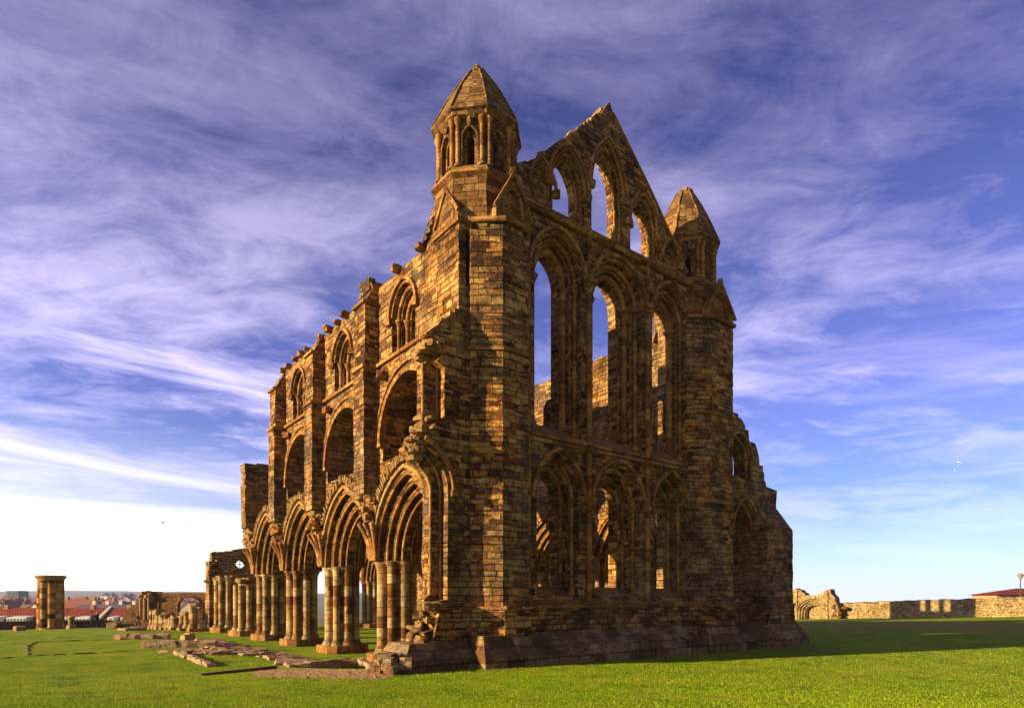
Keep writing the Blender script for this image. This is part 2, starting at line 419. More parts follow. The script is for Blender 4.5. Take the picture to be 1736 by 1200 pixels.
for c,w in lows:
    mb=MB(); hood(mb,FE,c,w+.2,5.35,1.55,-.07,.085); jambs(mb,FE,c,w-.06,2.1,5.35,1.3,.29,.075); jambs(mb,FE,c,w-.29,2.2,5.35,1.05,.60,.07)
    o=part(mb,'lancet_moulding',M_MOULD)
    mb=MB(); W=w+.12
    hood(mb,FE,c,W+.2,12.62,1.52,-.07,.085); jambs(mb,FE,c,W-.07,7.45,12.62,1.27,.27,.085); jambs(mb,FE,c,W-.35,7.6,12.62,1.02,.58,.125)
    dogtooth(mb,FE,c,W+.03,7.45,12.62,1.36,.05,.055); dogtooth(mb,FE,c,W-.22,7.6,12.62,1.15,.36,.055); dogtooth(mb,FE,c,.67,7.7,12.62,1.0,.66,.05)
    part(mb,'lancet_moulding',M_MOULD)
    # sills
    for z0,hw in ((1.86,w+.12),(7.28,w+.3)):
        mb=MB(); mb.loft([[Vector((c+s*hw,y,z)) for y,z in ((.98,z0-.12),(.98,z0),(1.8,z0+.52),(1.9,z0+.52),(1.9,z0-.12))] for s in (-1,1)])
        part(mb,'window_sill',M_DRESS)
# shafts between the lancets, capitals band
for x in (C-1.52,C+1.52,2.22,C*2-2.22):
    mb=MB()
    mb.tube([(x,1.03,1.9),(x,1.03,7.0)],.10,10); mb.tube([(x,1.03,7.2),(x,1.03,12.5)],.10,10); mb.tube([(x,1.03,12.7),(x,1.03,Z_ST-.1)],.085,10)
    for z in (5.3,7.02,12.5): mb.lathe((x,1.03,z),[(.10,-.14),(.17,0),(.18,.07),(.1,.11)],10)
    mb.lathe((x,1.03,1.8),[(.19,0),(.19,.1),(.12,.2)],10)
    if abs(x-C)<2:
        mb.box(x-.17,x+.17,.86,1.1,13.3,13.42); mb.rock((x,.95,13.55),.22,.2,.34,.2); mb.box(x-.2,x+.2,.86,1.1,12.72,12.84)
    part(mb,'wall_shaft',M_MOULD)
for x0,x1 in ((C-1.86,C-1.25),(C+1.25,C+1.86)):
    mb=MB(); mb.box(x0,x1,.98,1.08,5.30,5.42); part(mb,'string_course',M_DRESS)
mb=MB(); mb.box(1.9,11.0,1.0,1.1,7.0,7.12); part(mb,'string_course',M_DRESS)
mb=MB(); mb.loft([[Vector((s,y,z)) for y,z in ((.95,14.32),(.88,14.42),(.90,14.52),(1.32,14.72),(1.32,14.32))] for s in (1.6,11.0)]); part(mb,'string_course',M_DRESS)
# wall base below the lancets and the sloping plinth
mb=MB(); mb.wall(fr_e(.94),[(1.8,.8),(10.9,.8),(10.9,1.70),(1.8,1.70)],[],0,.2); part(mb,'plinth_wall',M_WALL2)
def plinth(mb,x0,x1,yb,yt,zt,sx0=0,sx1=0,step=.22,yend=None):
    """sloping base course facing east from x0 to x1; sx = spread of the two ends"""
    yend=yend or yt+.9
    A=[(x0-sx0,yb),(x1+sx1,yb),(x1+sx1,yend),(x0-sx0,yend)]
    B=[(x0,yt),(x1,yt),(x1,yend),(x0,yend)]
    mid=[(a[0]*.98+b[0]*.02,a[1]*.98+b[1]*.02) for a,b in zip(A,B)]
    R=[[Vector((p[0],p[1],-.35)) for p in A],[Vector((p[0],p[1],step)) for p in mid],[Vector((p[0],p[1],zt)) for p in B],[Vector((p[0],p[1],zt+.02)) for p in B]]
    mb.loft(R)
mb=MB(); plinth(mb,1.9,11.0,.14,.92,.92); 
for x in (3.0,4.3,5.2,6.6,7.5,9.1): mb.rock((x,.5,.35),.8,.5,.32,.3,0)
part(mb,'plinth',M_PLINTH)
mb=MB(); mb.loft([[Vector((s,y,z)) for y,z in ((.93,1.66),(.84,1.70),(.84,1.77),(.93,1.86),(1.12,1.86),(1.12,1.66))] for s in (1.8,11.0)]); part(mb,'string_course',M_DRESS)

# ---- gable
FG=fr_e(1.28)
GO=[(2.0,14.5),(2.0,15.75)]+jag((2.35,15.95),(2.75,16.2),.2,.02)+jag((2.78,16.25),(4.8,18.25),.14,.012)+jag((4.82,18.3),(5.55,19.0),.2,.02)+[(5.8,19.1),(5.98,19.4),(6.2,19.72),(6.32,19.52)]+[(6.42,19.32),(8.35,17.5),(8.40,17.4),(10.6,15.08)]+[(11.0,14.5)]
gl=[(C-.35,.80,14.72,16.45,1.75,.62),(C-2.25,.76,14.72,15.8,1.3,.57),(C+1.62,.76,14.72,15.8,1.3,.57)]
gb=[(C-3.42,.46,14.72,15.4,.75),(C+3.22,.46,14.72,15.15,.75)]
mb=MB()
mb.wall(FG,GO,[opening(c,hw,z0,zs,r) for c,hw,z0,zs,r,i in gl]+[opening(*g) for g in gb],0,.17,back=False)
mb.wall(FG,GO,[opening(c,hw-.10,z0+.03,zs,r*.90) for c,hw,z0,zs,r,i in gl],.17,.32,back=False)
mb.wall(FG,GO,[opening(c,i,z0+.05,zs,r*.80) for c,hw,z0,zs,r,i in gl],.32,.62)
part(mb,'gable',M_WALL)
for c,hw,z0,zs,r,i in gl:
    mb=MB(); hood(mb,FG,c,hw+.16,zs,r+.2,-.06,.07); hood(mb,FG,c,hw+.02,zs,r+.04,-.02,.05); jambs(mb,FG,c,hw-.04,z0,zs,r*.95,.13,.05); jambs(mb,FG,c,hw-.14,z0,zs,r*.86,.28,.045)
    part(mb,'gable_lancet_moulding',M_MOULD)
for g in gb:
    mb=MB(); hood(mb,FG,g[0],g[1]+.12,g[3],g[4]+.14,-.05,.06); jambs(mb,FG,g[0],g[1]-.04,g[2],g[3],g[4]*.95,.18,.06); part(mb,'gable_lancet_moulding',M_MOULD)
mb=MB(); mb.rock((5.98,1.6,19.32),.3,.5,.18,.25,0); part(mb,'coping_stone',M_RUB)
mb=MB(); mb.tube([FG(6.35,19.36,-.02),FG(8.4,17.44,-.02),FG(10.7,15.0,-.02)],.06,4,ref=Vector((0,1,0)),sq=True); part(mb,'gable_coping',M_DRESS)
for k in (1,4,6):
    t=k/6; mb=MB(); mb.rock((2.9+2.7*t+RN.uniform(-.1,.1),1.58+RN.uniform(-.05,.05),16.16+2.68*t),RN.uniform(.3,.5),RN.uniform(.3,.6),.14,.3); part(mb,'coping_stone',M_RUB)

# ---- stair turrets and angle buttresses
def octo(cx,cy,r): return [(cx+r*math.cos(PI/8+k*PI/4),cy+r*math.sin(PI/8+k*PI/4)) for k in range(8)]
def turret(cx,cy,dz,top):
    t=MB(); t.courses(octo(cx,cy,1.33),12.9,14.42+dz,.2,.014)
    o=part(t,'turret',M_TOWER)
    m=MB(); 
    m.loft([[Vector((p[0],p[1],z)) for p in octo(cx,cy,r)] for r,z in ((1.32,14.36+dz),(1.45,14.44+dz),(1.45,14.52+dz),(1.29,14.70+dz))]); part(m,'string_course',M_DRESS,o)
    z0,z1=14.68+dz,16.15+dz
    m=MB(); R=1.19; ap=R*math.cos(PI/8); hl=R*math.sin(PI/8)
    for k in range(8):
        a=k*PI/4; nx,ny=math.cos(a),math.sin(a); tx,ty=-ny,nx
        fr=lambda u,w,d,nx=nx,ny=ny,tx=tx,ty=ty: Vector((cx+nx*(ap-d)+tx*u,cy+ny*(ap-d)+ty*u,w))
        m.wall(fr,[(-hl,z0),(hl,z0),(hl,z1),(-hl,z1)],[opening(0,.11,z0+.12,z1-.66,.22,5)],.07,.3)
        m.wall(fr,[(-hl,z0),(hl,z0),(hl,z1),(-hl,z1)],[opening(0,.22,z0+.05,z1-.62,.36,5)],0,.07,back=False)
        m.tube([fr(u,w,-.03) for u,w in [(-.25,z0+.05)]+arch(0,.25,z1-.62,.40,5)+[(.25,z0+.05)]],.045,6,ref=Vector((nx,ny,0)))
        c=fr(0,z1-.1,-.02); m.rock(c,.16,.16,.2,.1)
    m.prism(octo(cx,cy,1.0),z1-.02,z1+.06)
    part(m,'lantern_panel',M_TOWER,o)
    m=MB()
    for k in range(8):
        a=PI/8+k*PI/4
        for s in (-1,1):
            x=cx+1.21*math.cos(a+s*.088); y=cy+1.21*math.sin(a+s*.088)
            m.tube([(x,y,z0+.08),(x,y,z1-.16)],.068,8)
            m.lathe((x,y,z1-.22),[(.07,0),(.12,.13),(.12,.2)],8); m.lathe((x,y,z0),[(.12,0),(.12,.07),(.07,.13)],8)
    part(m,'corner_shaft',M_MOULD,o)
    m=MB()
    m.loft([[Vector((p[0],p[1],z)) for p in octo(cx,cy,r)] for r,z in ((1.24,z1-.04),(1.35,z1+.03),(1.37,z1+.12),(1.45,z1+.16),(1.45,z1+.24),(1.41,z1+.27))]); part(m,'cornice',M_TOWER,o)
    zc=z1+.26; H=top-zc
    prof=[(1.41,0),(1.27,.14),(1.09,.32),(.89,.51),(.69,.68),(.49,.83),(.33,.94),(.22,1.0)]
    m=MB(); rings=[]
    for (r,f),(r2,f2) in zip(prof,prof[1:]):
        for q in (0,.5):
            rr=r+(r2-r)*q; j=RN.uniform(-.012,.012)
            rings.append([Vector((p[0],p[1],zc+H*(f+(f2-f)*q))) for p in octo(cx,cy,rr+j)])
    rings.append([Vector((p[0],p[1],top)) for p in octo(cx,cy,.22)])
    m.loft(rings); sp=part(m,'spire',M_TOWER,o)
    m=MB()
    for k in range(8):
        a=PI/8+k*PI/4
        m.tube([(cx+r*math.cos(a),cy+r*math.sin(a),zc+H*f) for r,f in prof[:-1]],.036,6)
    part(m,'spire_rib',M_TOWER,sp)
    m=MB()
    for k in range(7): m.rock((cx+RN.uniform(-.2,.2),cy+RN.uniform(-.2,.2),top+RN.uniform(-.12,-.02)),.24,.24,.16,.3)
    part(m,'broken_finial',M_RUB,sp)
    return o
TL=turret(.92,1.95,.05,18.42); TR=turret(11.42,1.95,.05,18.95)

def gablet(mb,fr,u0,u1,zb,zt,d0,d1):
    """little steep gable with a trefoil-ish niche on the head of a buttress"""
    c=(u0+u1)/2; hw=(u1-u0)/2
    O=[(u0,zb),(u1,zb),(u1,zb+.25),(c,zt),(u0,zb+.25)]
    mb.wall(fr,O,[opening(c,hw*.52,zb+.1,zb+.25+(zt-zb)*.18,(zt-zb)*.34,5)],d0,d0+.14,back=False); mb.wall(fr,O,[],d0+.14,d1)
    ref=fr(0,0,1)-fr(0,0,0)
    mb.tube([fr(u0-.09,zb+.2,d0-.05),fr(c,zt+.08,d0-.05),fr(u1+.09,zb+.2,d0-.05)],.075,4,ref=ref,sq=True)
    mb.tube([fr(u,w,d0-.01) for u,w in opening(c,hw*.58,zb+.1,zb+.25+(zt-zb)*.18,(zt-zb)*.38,6)],.05,6,ref=ref)
    mb.rock(fr(c,zt+.15,d0+.0),.18,.18,.24,.2)
# north and south east-facing buttresses (half octagons on a square foot)
def ebutt(x0,x1,ch,mirror=False):
    """x0..x1 body, ch = width of the cant on the south corner"""
    P=lambda y,e=0: [(x0,2.0),(x0,1.02-e),(x0+ch,y-e),(x1,y-e),(x1,2.0)]
    m=MB(); m.courses(P(.45),1.76,13.05,.19,.014); o=part(m,'buttress',M_WALL)
    m=MB(); m.courses(P(.38,.04),.85,1.70,.3,.012); part(m,'buttress_foot',M_WALL2,o)
    for e,f,za,zb in ((.33,.08,1.66,1.76),(.36,.06,13.02,13.16),(.42,.03,9.28,9.36)): m=MB(); m.prism(P(e,f),za,zb); part(m,'string_course',M_DRESS,o)
    m=MB(); gablet(m,fr_e(.45),x0+.5,x1,13.16,14.5,0,1.2); 
    m.loft([[Vector((x,y,z)) for x,y,z in r] for r in ([(x0,1.0,13.16),(x0+ch,.47,13.16),(x0+ch+.3,.47,13.16),(x0+.3,1.9,13.16)],[(x0+.25,1.25,13.75),(x0+ch,.62,13.75),(x0+ch+.3,.62,13.75),(x0+.4,1.9,13.75)])])
    part(m,'gablet',M_DRESS,o)
    m=MB(); plinth(m,x0-.02,x1,.0,.36,.88,.18,.2,.24,1.3); part(m,'plinth',M_PLINTH,o)
    return o
ebutt(.06,1.78,.74)
ebutt(10.32,12.62,.86)
# south-facing buttress at the south-east corner, its wall fragment and slit
m=MB(); m.courses([(-.27,1.16),(-.27,2.4),(1.0,2.4),(1.0,1.16)],9.6,13.0,.19,.013); SB=part(m,'buttress',M_WALL)
m=MB(); m.prism([(-.37,1.06),(-.37,2.5),(.4,2.5),(.4,1.06)],12.96,13.1); part(m,'string_course',M_DRESS,SB)
m=MB(); gablet(m,fr_x(-.27,1),1.2,2.35,13.1,14.15,0,1.0); m.box(-.1,.5,1.2,2.3,13.08,13.4); part(m,'gablet',M_DRESS,SB)
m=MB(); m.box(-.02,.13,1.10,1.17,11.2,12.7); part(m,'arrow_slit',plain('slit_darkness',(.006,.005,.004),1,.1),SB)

# ---- stub of the south aisle's east wall with the right halves of its two lancets
FS=fr_e(1.1)
rag1=[(-1.16,9.64),(-1.42,9.42),(-1.3,9.36),(-1.02,9.36),(-1.0,9.12),(-.9,8.9),(-1.05,8.72)]
S1=[(.5,10.2),(-.27,10.45)]+jag((-.3,10.4),(-1.14,9.66),.16,.02)+rag1+[(-.80,8.6),(-.80,7.0),(-1.1,6.95),(-1.16,6.8),(-1.35,6.72),(-1.45,6.58),(-1.6,6.5),(-1.72,6.3),(-1.85,6.05),(-1.6,6.1)]
S1+=[(u,w) for u,w in arch(-1.66,.98,5.08,1.22,8) if u>-1.56][0:]
S1+=[(-.70,1.95),(-1.0,1.9)]+[(-1.0,1.7),(-1.2,1.62),(-1.02,1.45),(-1.3,1.35),(-1.15,1.1),(-1.5,1.02),(-1.35,.85),(-1.55,.75),(.5,.75)]
S2=[(.5,10.2),(-.27,10.4),(-1.1,9.6),(-1.3,9.2),(-1.2,8.75),(-1.30,8.66),(-1.30,7.05),(-1.3,6.85),(-1.9,6.2),(-1.75,6.0)]+[(u,w) for u,w in arch(-1.66,.60,5.08,.84,8) if u>-1.7]+[(-1.06,2.1),(-1.25,1.95),(-1.35,1.7),(-1.25,1.3),(-1.6,1.0),(-1.7,.75),(.5,.75)]
S3=[(.5,10.2),(-.27,10.3),(-.9,9.5),(-1.0,9.25),(-.95,8.75),(-.95,7.1),(-1.1,6.75),(-1.2,6.1),(-.80,5.5),(-.80,2.2),(-.95,2.0),(-.9,1.5),(-1.1,1.1),(-1.2,.75),(.5,.75)]
m=MB(); m.wall(FS,S1,[],0,.34); m.wall(FS,S2,[],.345,.7); m.wall(FS,S3,[],.705,1.25); AW=part(m,'aisle_wall_fragment',M_WALL)
m=MB()
hl=[(u,w) for u,w in arch(-1.66,1.15,5.08,1.45,10) if u>-1.52]
m.tube([FS(u,w,-.06) for u,w in hl],.085,4,ref=Vector((0,1,0)),sq=True); m.rock(FS(-.51,5.0,-.05),.2,.2,.2,.1)
for hw,d,z0 in ((.90,.30,1.9),(.62,.38,2.1)):
    m.tube([FS(-1.66+hw,z0,d)]+[FS(u,w,d) for u,w in arch(-1.66,hw,5.08,hw*1.28,10)[10:] if u>-1.5][::-1],.045,8,ref=Vector((0,1,0)))
m.tube([FS(-.87,6.98,.30),FS(-.87,8.7,.30)],.05,8); m.tube([FS(-1.29,7.02,.38),FS(-1.29,8.7,.38)],.045,8)
part(m,'lancet_moulding',M_MOULD,AW)
m=MB()
for (x,z,n) in ((-1.15,9.15,10),(-1.2,6.9,4),(-1.5,6.5,8),(-1.65,6.12,7),(-1.12,1.6,9),(-1.25,1.1,11),(-1.4,.85,9)):
    for k in range(n): m.rock((x+RN.uniform(-.22,.18),1.4+RN.uniform(-.3,.5),z+RN.uniform(-.28,.28)),RN.uniform(.16,.36),RN.uniform(.22,.42),RN.uniform(.12,.24),.4)
part(m,'broken_core',M_RUB,AW)
m=MB(); plinth(m,-2.0,-.1,.44,.95,.72,.45,0,.24,2.2)
for k in range(9): m.rock((-2.35+RN.uniform(-.5,.3),.75+RN.uniform(-.3,.6),.12+RN.uniform(-.1,.35)),RN.uniform(.3,.55),RN.uniform(.3,.5),RN.uniform(.2,.35),.3)
part(m,'plinth',M_PLINTH,AW)
m=MB(); m.wall(fr_e(.98),[(-1.25,.75),(.3,.75),(.3,1.70),(-1.02,1.70)],[],0,.2); m.loft([[Vector((s,y,z)) for y,z in ((.98,1.66),(.88,1.70),(.88,1.77),(.98,1.86),(1.12,1.86),(1.12,1.66))] for s in (-1.02,.3)]); part(m,'plinth_wall',M_WALL2,AW)

# ---- north aisle east wall and its corner buttress
N1=[(11.9,.75),(17.0,.75),(17.0,5.9)]+jag((17.0,6.05),(17.2,6.95),.3,.08)+[(16.3,7.05)]+jag((16.2,7.3),(15.6,8.5),.3,.08)+jag((15.5,8.7),(14.3,9.75),.3,.1)+jag((14.2,9.8),(13.4,10.3),.3,.06)+[(11.9,10.4)]
nlo=lambda w,k: opening(14.55,w,2.05+.1*k,4.9,1.35*w/.9)
nup=lambda w,k: opening(14.05,w,7.2+.1*k,8.0,1.05*w/.9)
m=MB(); m.wall(FE,N1,[nlo(.90,0),nup(.90,0)],0,.22,back=False); m.wall(FE,N1,[nlo(.82,1),nup(.82,1)],.22,.42,back=False); m.wall(FE,N1,[nlo(.75,2),nup(.75,2)],.42,.72); NW=part(m,'north_aisle_wall',M_WALL)
m=MB(); hood(m,FE,14.55,1.04,4.9,1.5,-.06,.08); jambs(m,FE,14.55,.85,2.1,4.9,1.28,.18,.06)
hood(m,FE,14.05,1.0,8.0,1.15,-.06,.07); jambs(m,FE,14.05,.85,7.2,8.0,1.0,.18,.06); part(m,'lancet_moulding',M_MOULD,NW)
m=MB()
for k in range(36):
    t=(k+.5)/36; x=13.4+3.7*t; z=10.3-3.3*t**.9+RN.uniform(-.15,.05); m.rock((x,1.7+RN.uniform(-.4,.4),z),RN.uniform(.2,.4),RN.uniform(.3,.5),RN.uniform(.12,.24),.35)
part(m,'broken_wall_top',M_RUB,NW)
m=MB(); bp=lambda y,e=0:[(15.3-e,2.3),(15.3-e,y-e),(17.5+e,y-e),(17.5+e,2.3)]
m.courses(bp(.5),1.74,5.1,.19,.016); m.courses(bp(.46,.03),.85,1.70,.31,.01); m.courses([(15.9,2.3),(15.9,.8),(17.45,.8),(17.45,2.3)],5.1,5.45,.3,.02)
m.loft([[Vector(p) for p in r] for r in ([(15.35,.5,5.1),(17.45,.5,5.1),(17.45,2.2,5.1),(15.35,2.2,5.1)],[(15.6,1.1,6.1),(17.2,1.1,6.1),(17.2,2.2,6.1),(15.6,2.2,6.1)])])
NB=part(m,'buttress',M_WALL)
m=MB(); m.prism(bp(.5,.09),1.66,1.75); part(m,'string_course',M_DRESS,NB)
m=MB(); plinth(m,15.3,17.55,-.05,.44,.95,.2,.35,.26,2.3); part(m,'plinth',M_PLINTH,NB)
m=MB(); plinth(m,12.6,15.3,.2,.95,.85); m.wall(fr_e(.96),[(12.5,.8),(15.35,.8),(15.35,1.70),(12.5,1.70)],[],0,.2); m.box(12.5,15.35,.86,1.08,1.66,1.76); part(m,'plinth',M_PLINTH,NW)

# ================================================================== the arcades and the walls above them
PY=[7.2,12.4,17.55,22.7]                    # pier centres
BAYS=[(2.3,7.2)]+list(zip(PY,PY[1:]))
FL=-.41
def clustered_pier(name,x,y,z0,zc,parent=None,mat=None,cap=True,half=False):
    b=MB(); b.courses([(x-.95,y-.62),(x-.62,y-.95),(x+.62,y-.95),(x+.95,y-.62),(x+.95,y+.62),(x+.62,y+.95),(x-.62,y+.95),(x-.95,y+.62)],z0-.1,z0+.34,.5,.015)
    ob=b.build('base',M_DRESS,parent)
    s=MB()
    s.lathe((x,y,0),[(.5,z0+.3),(.5,zc-.05)],12)
    for k in range(8):
        a=PI/4*k; r=.195 if k%2==0 else .155; R=.60 if k%2==0 else .62
        px,py=x+R*math.cos(a),y+R*math.sin(a)
        s.lathe((px,py,0),[(r*1.5,z0+.33),(r*1.5,z0+.42),(r*1.2,z0+.47),(r*1.3,z0+.53),(r,z0+.58),(r,zc-.42)],12,capt=False)
    os_=s.build('shafts',M_BAND,parent)
    if cap:
        c=MB()
        for k in range(8):
            a=PI/4*k; r=.195 if k%2==0 else .155; R=.60 if k%2==0 else .62
            px,py=x+R*math.cos(a),y+R*math.sin(a)
            c.lathe((px,py,0),[(r*1.12,zc-.44),(r*1.12,zc-.40),(r*1.0,zc-.36),(r*1.15,zc-.2),(r*1.5,zc-.1),(r*1.55,zc-.02),(r*1.2,zc)],12)
        c.lathe((x,y,0),[(.62,zc-.2),(.8,zc-.1),(.8,zc+.0)],16)
        c.build('capital',M_BAND,parent)
def subempty(name,parent):
    o=bpy.data.objects.new(name,None); COL.objects.link(o); o.parent=parent; o.empty_display_size=.2; return o
ZC=3.36
ORD=[(2.30,.0,.26),(2.08,.26,.5),(1.87,.5,.74),(1.66,.74,1.16),(1.87,1.16,1.4),(2.08,1.4,1.64),(2.30,1.64,1.9)]
def rise(hw): return 2.95*(hw/2.30)**1.05
def arcade(X0,sg,PY,nup):
    BAYS=[(2.3,PY[0])]+list(zip(PY,PY[1:])); south=sg>0
    """X0 = aisle face of the wall, depth runs towards the nave"""
    fr=fr_x(X0,sg); xp=X0+sg*.95
    bays=BAYS
    for y in PY:
        p=subempty('pier',ABBEY); clustered_pier('pier',xp,y,FL,ZC,p)
    p=subempty('respond',ABBEY)
    clustered_pier('respond',xp,2.35,FL,ZC,p)
    for bi,(y0,y1) in enumerate(bays):
        c=(y0+y1)/2 if bi else 4.72
        top=6.82 if bi<3 or not south else 6.62
        m=MB()
        for k,(hw,d0,d1) in enumerate(ORD):
            A=arch(c,hw,ZC,rise(hw),16)
            ya,yb=(y0 if bi else 2.1),y1
            P=[(ya,ZC),(ya,top),(yb,top),(yb,ZC)]
            if bi==3 and south: P=[(ya,ZC),(ya,6.8)]+jag((ya+1.2,6.72),(yb-.8,6.5),.5,.05)+[(yb-.1,6.3),(yb+.25,6.0),(yb+.1,5.2),(yb+.2,4.6),(yb,ZC)]
            poly=P+A[::-1]
            n0=len(P)-1
            n=len(poly)
            area=sum(poly[i][0]*poly[(i+1)%n][1]-poly[(i+1)%n][0]*poly[i][1] for i in range(n))
            if area<0:
                poly=poly[::-1]; notch=set(range(0,len(A)-1))
            else: notch=set(range(len(P),len(P)+len(A)-1))
            m.wall(fr,poly,[],d0,d1,front=(k<4),back=(k>=3),notch=notch)
        o=part(m,'arcade_arch',M_WALL2)
        m=MB(); ref=Vector((1,0,0))
        for hw,d,r in ((2.25,.06,.055),(2.03,.33,.06),(1.82,.56,.055),(1.68,.77,.05),(1.68,1.13,.05),(1.82,1.34,.055),(2.03,1.57,.06),(2.25,1.80,.055)):
            m.tube([fr(u,w,d) for u,w in arch(c,hw,ZC,rise(hw),16)],r,8,ref=ref)
        part(m,'arch_moulding',M_MOULD,o)
        m=MB()
        m.tube([fr(u,w,-.05) for u,w in arch(c,2.38,ZC+.1,rise(2.38)-.05,16)],.09,4,ref=ref,sq=True)
        # stubs of the lost aisle vault bristling along the back of the arch
        L=arch(c,2.50,ZC+.3,rise(2.5)-.2,64)
        for i in range(24,len(L)-24):
            u,w=L[i]; t=Vector((0,L[i+1][0]-L[i-1][0],L[i+1][1]-L[i-1][1])).normalized(); nrm=Vector((0,-t.z,t.y)); 
            if nrm.z<0: nrm=-nrm
            if RN.random()<.12: continue
            a=Matrix((( sg*1.0,0,0),(0,t.y,nrm.y),(0,t.z,nrm.z))).to_4x4()
            M=Matrix.Translation(fr(u,w,-.02))@a
            m.box(-.15*RN.uniform(.6,1.1),.10,-.03,.025,-.04,.24*RN.uniform(.6,1.2),M)
        part(m,'vault_stub',M_RUB,o)
    # springers of the vault over each pier
    for y in PY:
        m=MB()
        for k,(dy,dx) in enumerate(((-.34,.30),(-.17,.46),(0,.56),(.17,.46),(.34,.30))):
            pts=[]
            for i in range(6):
                t=i/5; pts.append((X0-sg*(.02+dx*t**1.9),y+dy*(.55+.9*t**1.6),ZC+.02+1.35*t))
            m.tube(pts,.085,8)
        for k in range(22): m.rock((X0-sg*RN.uniform(-.15,.36),y+RN.uniform(-.36,.36),ZC+1.38+.048*k),RN.uniform(.24,.44),RN.uniform(.22,.42),RN.uniform(.14,.26),.35)
        part(m,'vault_springer',M_MOULD)
    # gallery and clerestory
    for bi,(y0,y1) in enumerate(BAYS[:nup]):
        ya,yb=(y0 if bi else 2.1),y1; c=(y0+y1)/2 if bi else 4.62
        cg=c-.1; hw=1.98 if bi else 1.92
        O=[(ya,6.85),(yb,6.85),(yb,10.42),(ya,10.42)]
        m=MB()
        m.wall(fr,O,[opening(cg,hw,6.9,7.55,2.02,14)],0,1.25,back=False)
        m.wall(fr,O,[opening(cg-.95,.74,6.95,8.0,1.0,8),opening(cg+.95,.74,6.95,8.0,1.0,8)] if south else [],1.25,1.9)
        o=part(m,'gallery_bay',M_WALL)
        m=MB(); m.tube([fr(u,w,-.05) for u,w in arch(cg,hw+.10,7.55,2.12,16)],.13,4,ref=Vector((1,0,0)),sq=True)
        m.tube([fr(u,w,-.03) for u,w in arch(cg,hw+.42,7.7,2.30,16)][3:-3],.07,4,ref=Vector((1,0,0)),sq=True)
        part(m,'relieving_arch',M_VOUS,o)
        m=MB()
        for s in (-.95,.95):
            for dd in (1.27,1.88): jambs(m,fr,cg+s,.70,6.95,8.0,.95,dd,.07)
        part(m,'arch_moulding',M_MOULD,o)
        for s in (-1.6,1.65):
            if south: m=MB(); m.rock(fr(cg+s,9.9,-.18),.28,.36,.3,.2); part(m,'corbel',M_DRESS,o)
        for s in (-1,1): m=MB(); m.box(*sorted((X0-sg*.16,X0+sg*.1)),cg+s*(hw+.05)-.12,cg+s*(hw+.05)+.12,7.42,7.54); part(m,'impost',M_DRESS,o)
        if not south and bi>2:
            m=MB()
            for k in range(18): m.rock(fr(ya+.2+(yb-ya-.4)*k/17,10.45,.5+RN.uniform(.0,1.0)),RN.uniform(.4,.7),RN.uniform(.5,.7),RN.uniform(.15,.5),.35)
            part(m,'wall_top',M_RUB,o); continue
        cw=c+.28; zt=13.28
        O=[(ya,10.42),(yb,10.42),(yb,zt),(ya,zt)]
        m=MB()
        m.wall(fr,O,[opening(cw,.84,10.55,11.75,.98,8)],0,.3,back=False)
        m.wall(fr,O,[opening(cw,.66,10.6,11.75,.8,8)],.3,.55,back=False)
        m.wall(fr,O,[opening(cw,.45,10.65,11.75,.55,8)],.55,1.7)
        o=part(m,'clerestory_bay',M_WALL)
        m=MB(); hood(m,fr,cw,.98,11.75,1.12,-.05,.075); jambs(m,fr,cw,.78,10.55,11.75,.9,.25,.075); jambs(m,fr,cw,.60,10.6,11.75,.72,.5,.085)
        part(m,'clerestory_moulding',M_MOULD,o)
        m=MB()
        x0,x1=sorted((X0-sg*.12,X0+sg*.1)); m.box(x0,x1,ya,yb,10.36,10.48); 
        part(m,'string_course',M_DRESS,o)
        n=6
        for k in range(n):
            yy=ya+.55+(yb-ya-.75)*k/(n-1)
            if bi==0 and k<1: continue
            if not south or RN.random()<.14: continue
            m=MB(); m.rock(fr(yy+RN.uniform(-.12,.12),zt+.0+RN.uniform(-.03,.05),-.06),.46*RN.uniform(.7,1.05),RN.uniform(.18,.32),RN.uniform(.16,.27),.5,RN.uniform(-.15,.15)); part(m,'corbel',M_DRESS,o)
        m=MB()
        for k in range(20): m.rock(fr(ya+.2+(yb-ya-.4)*k/19,zt,.5+RN.uniform(.0,1.0)),RN.uniform(.4,.7),RN.uniform(.4,.7),RN.uniform(.1,.3),.35)
        part(m,'wall_top',M_RUB,o)
    # wall rising against the turret
    m=MB(); m.wall(fr,[(2.1,13.25),(3.45,13.25),(3.4,13.45),(2.9,13.75),(2.3,14.45),(2.1,14.6)],[],.02,1.0)
    for k in range(6): m.rock(fr(3.3-.16*k,13.5+.17*k,.1),.4,.32,.2,.2,0)
    part(m,'clerestory_bay',M_WALL)
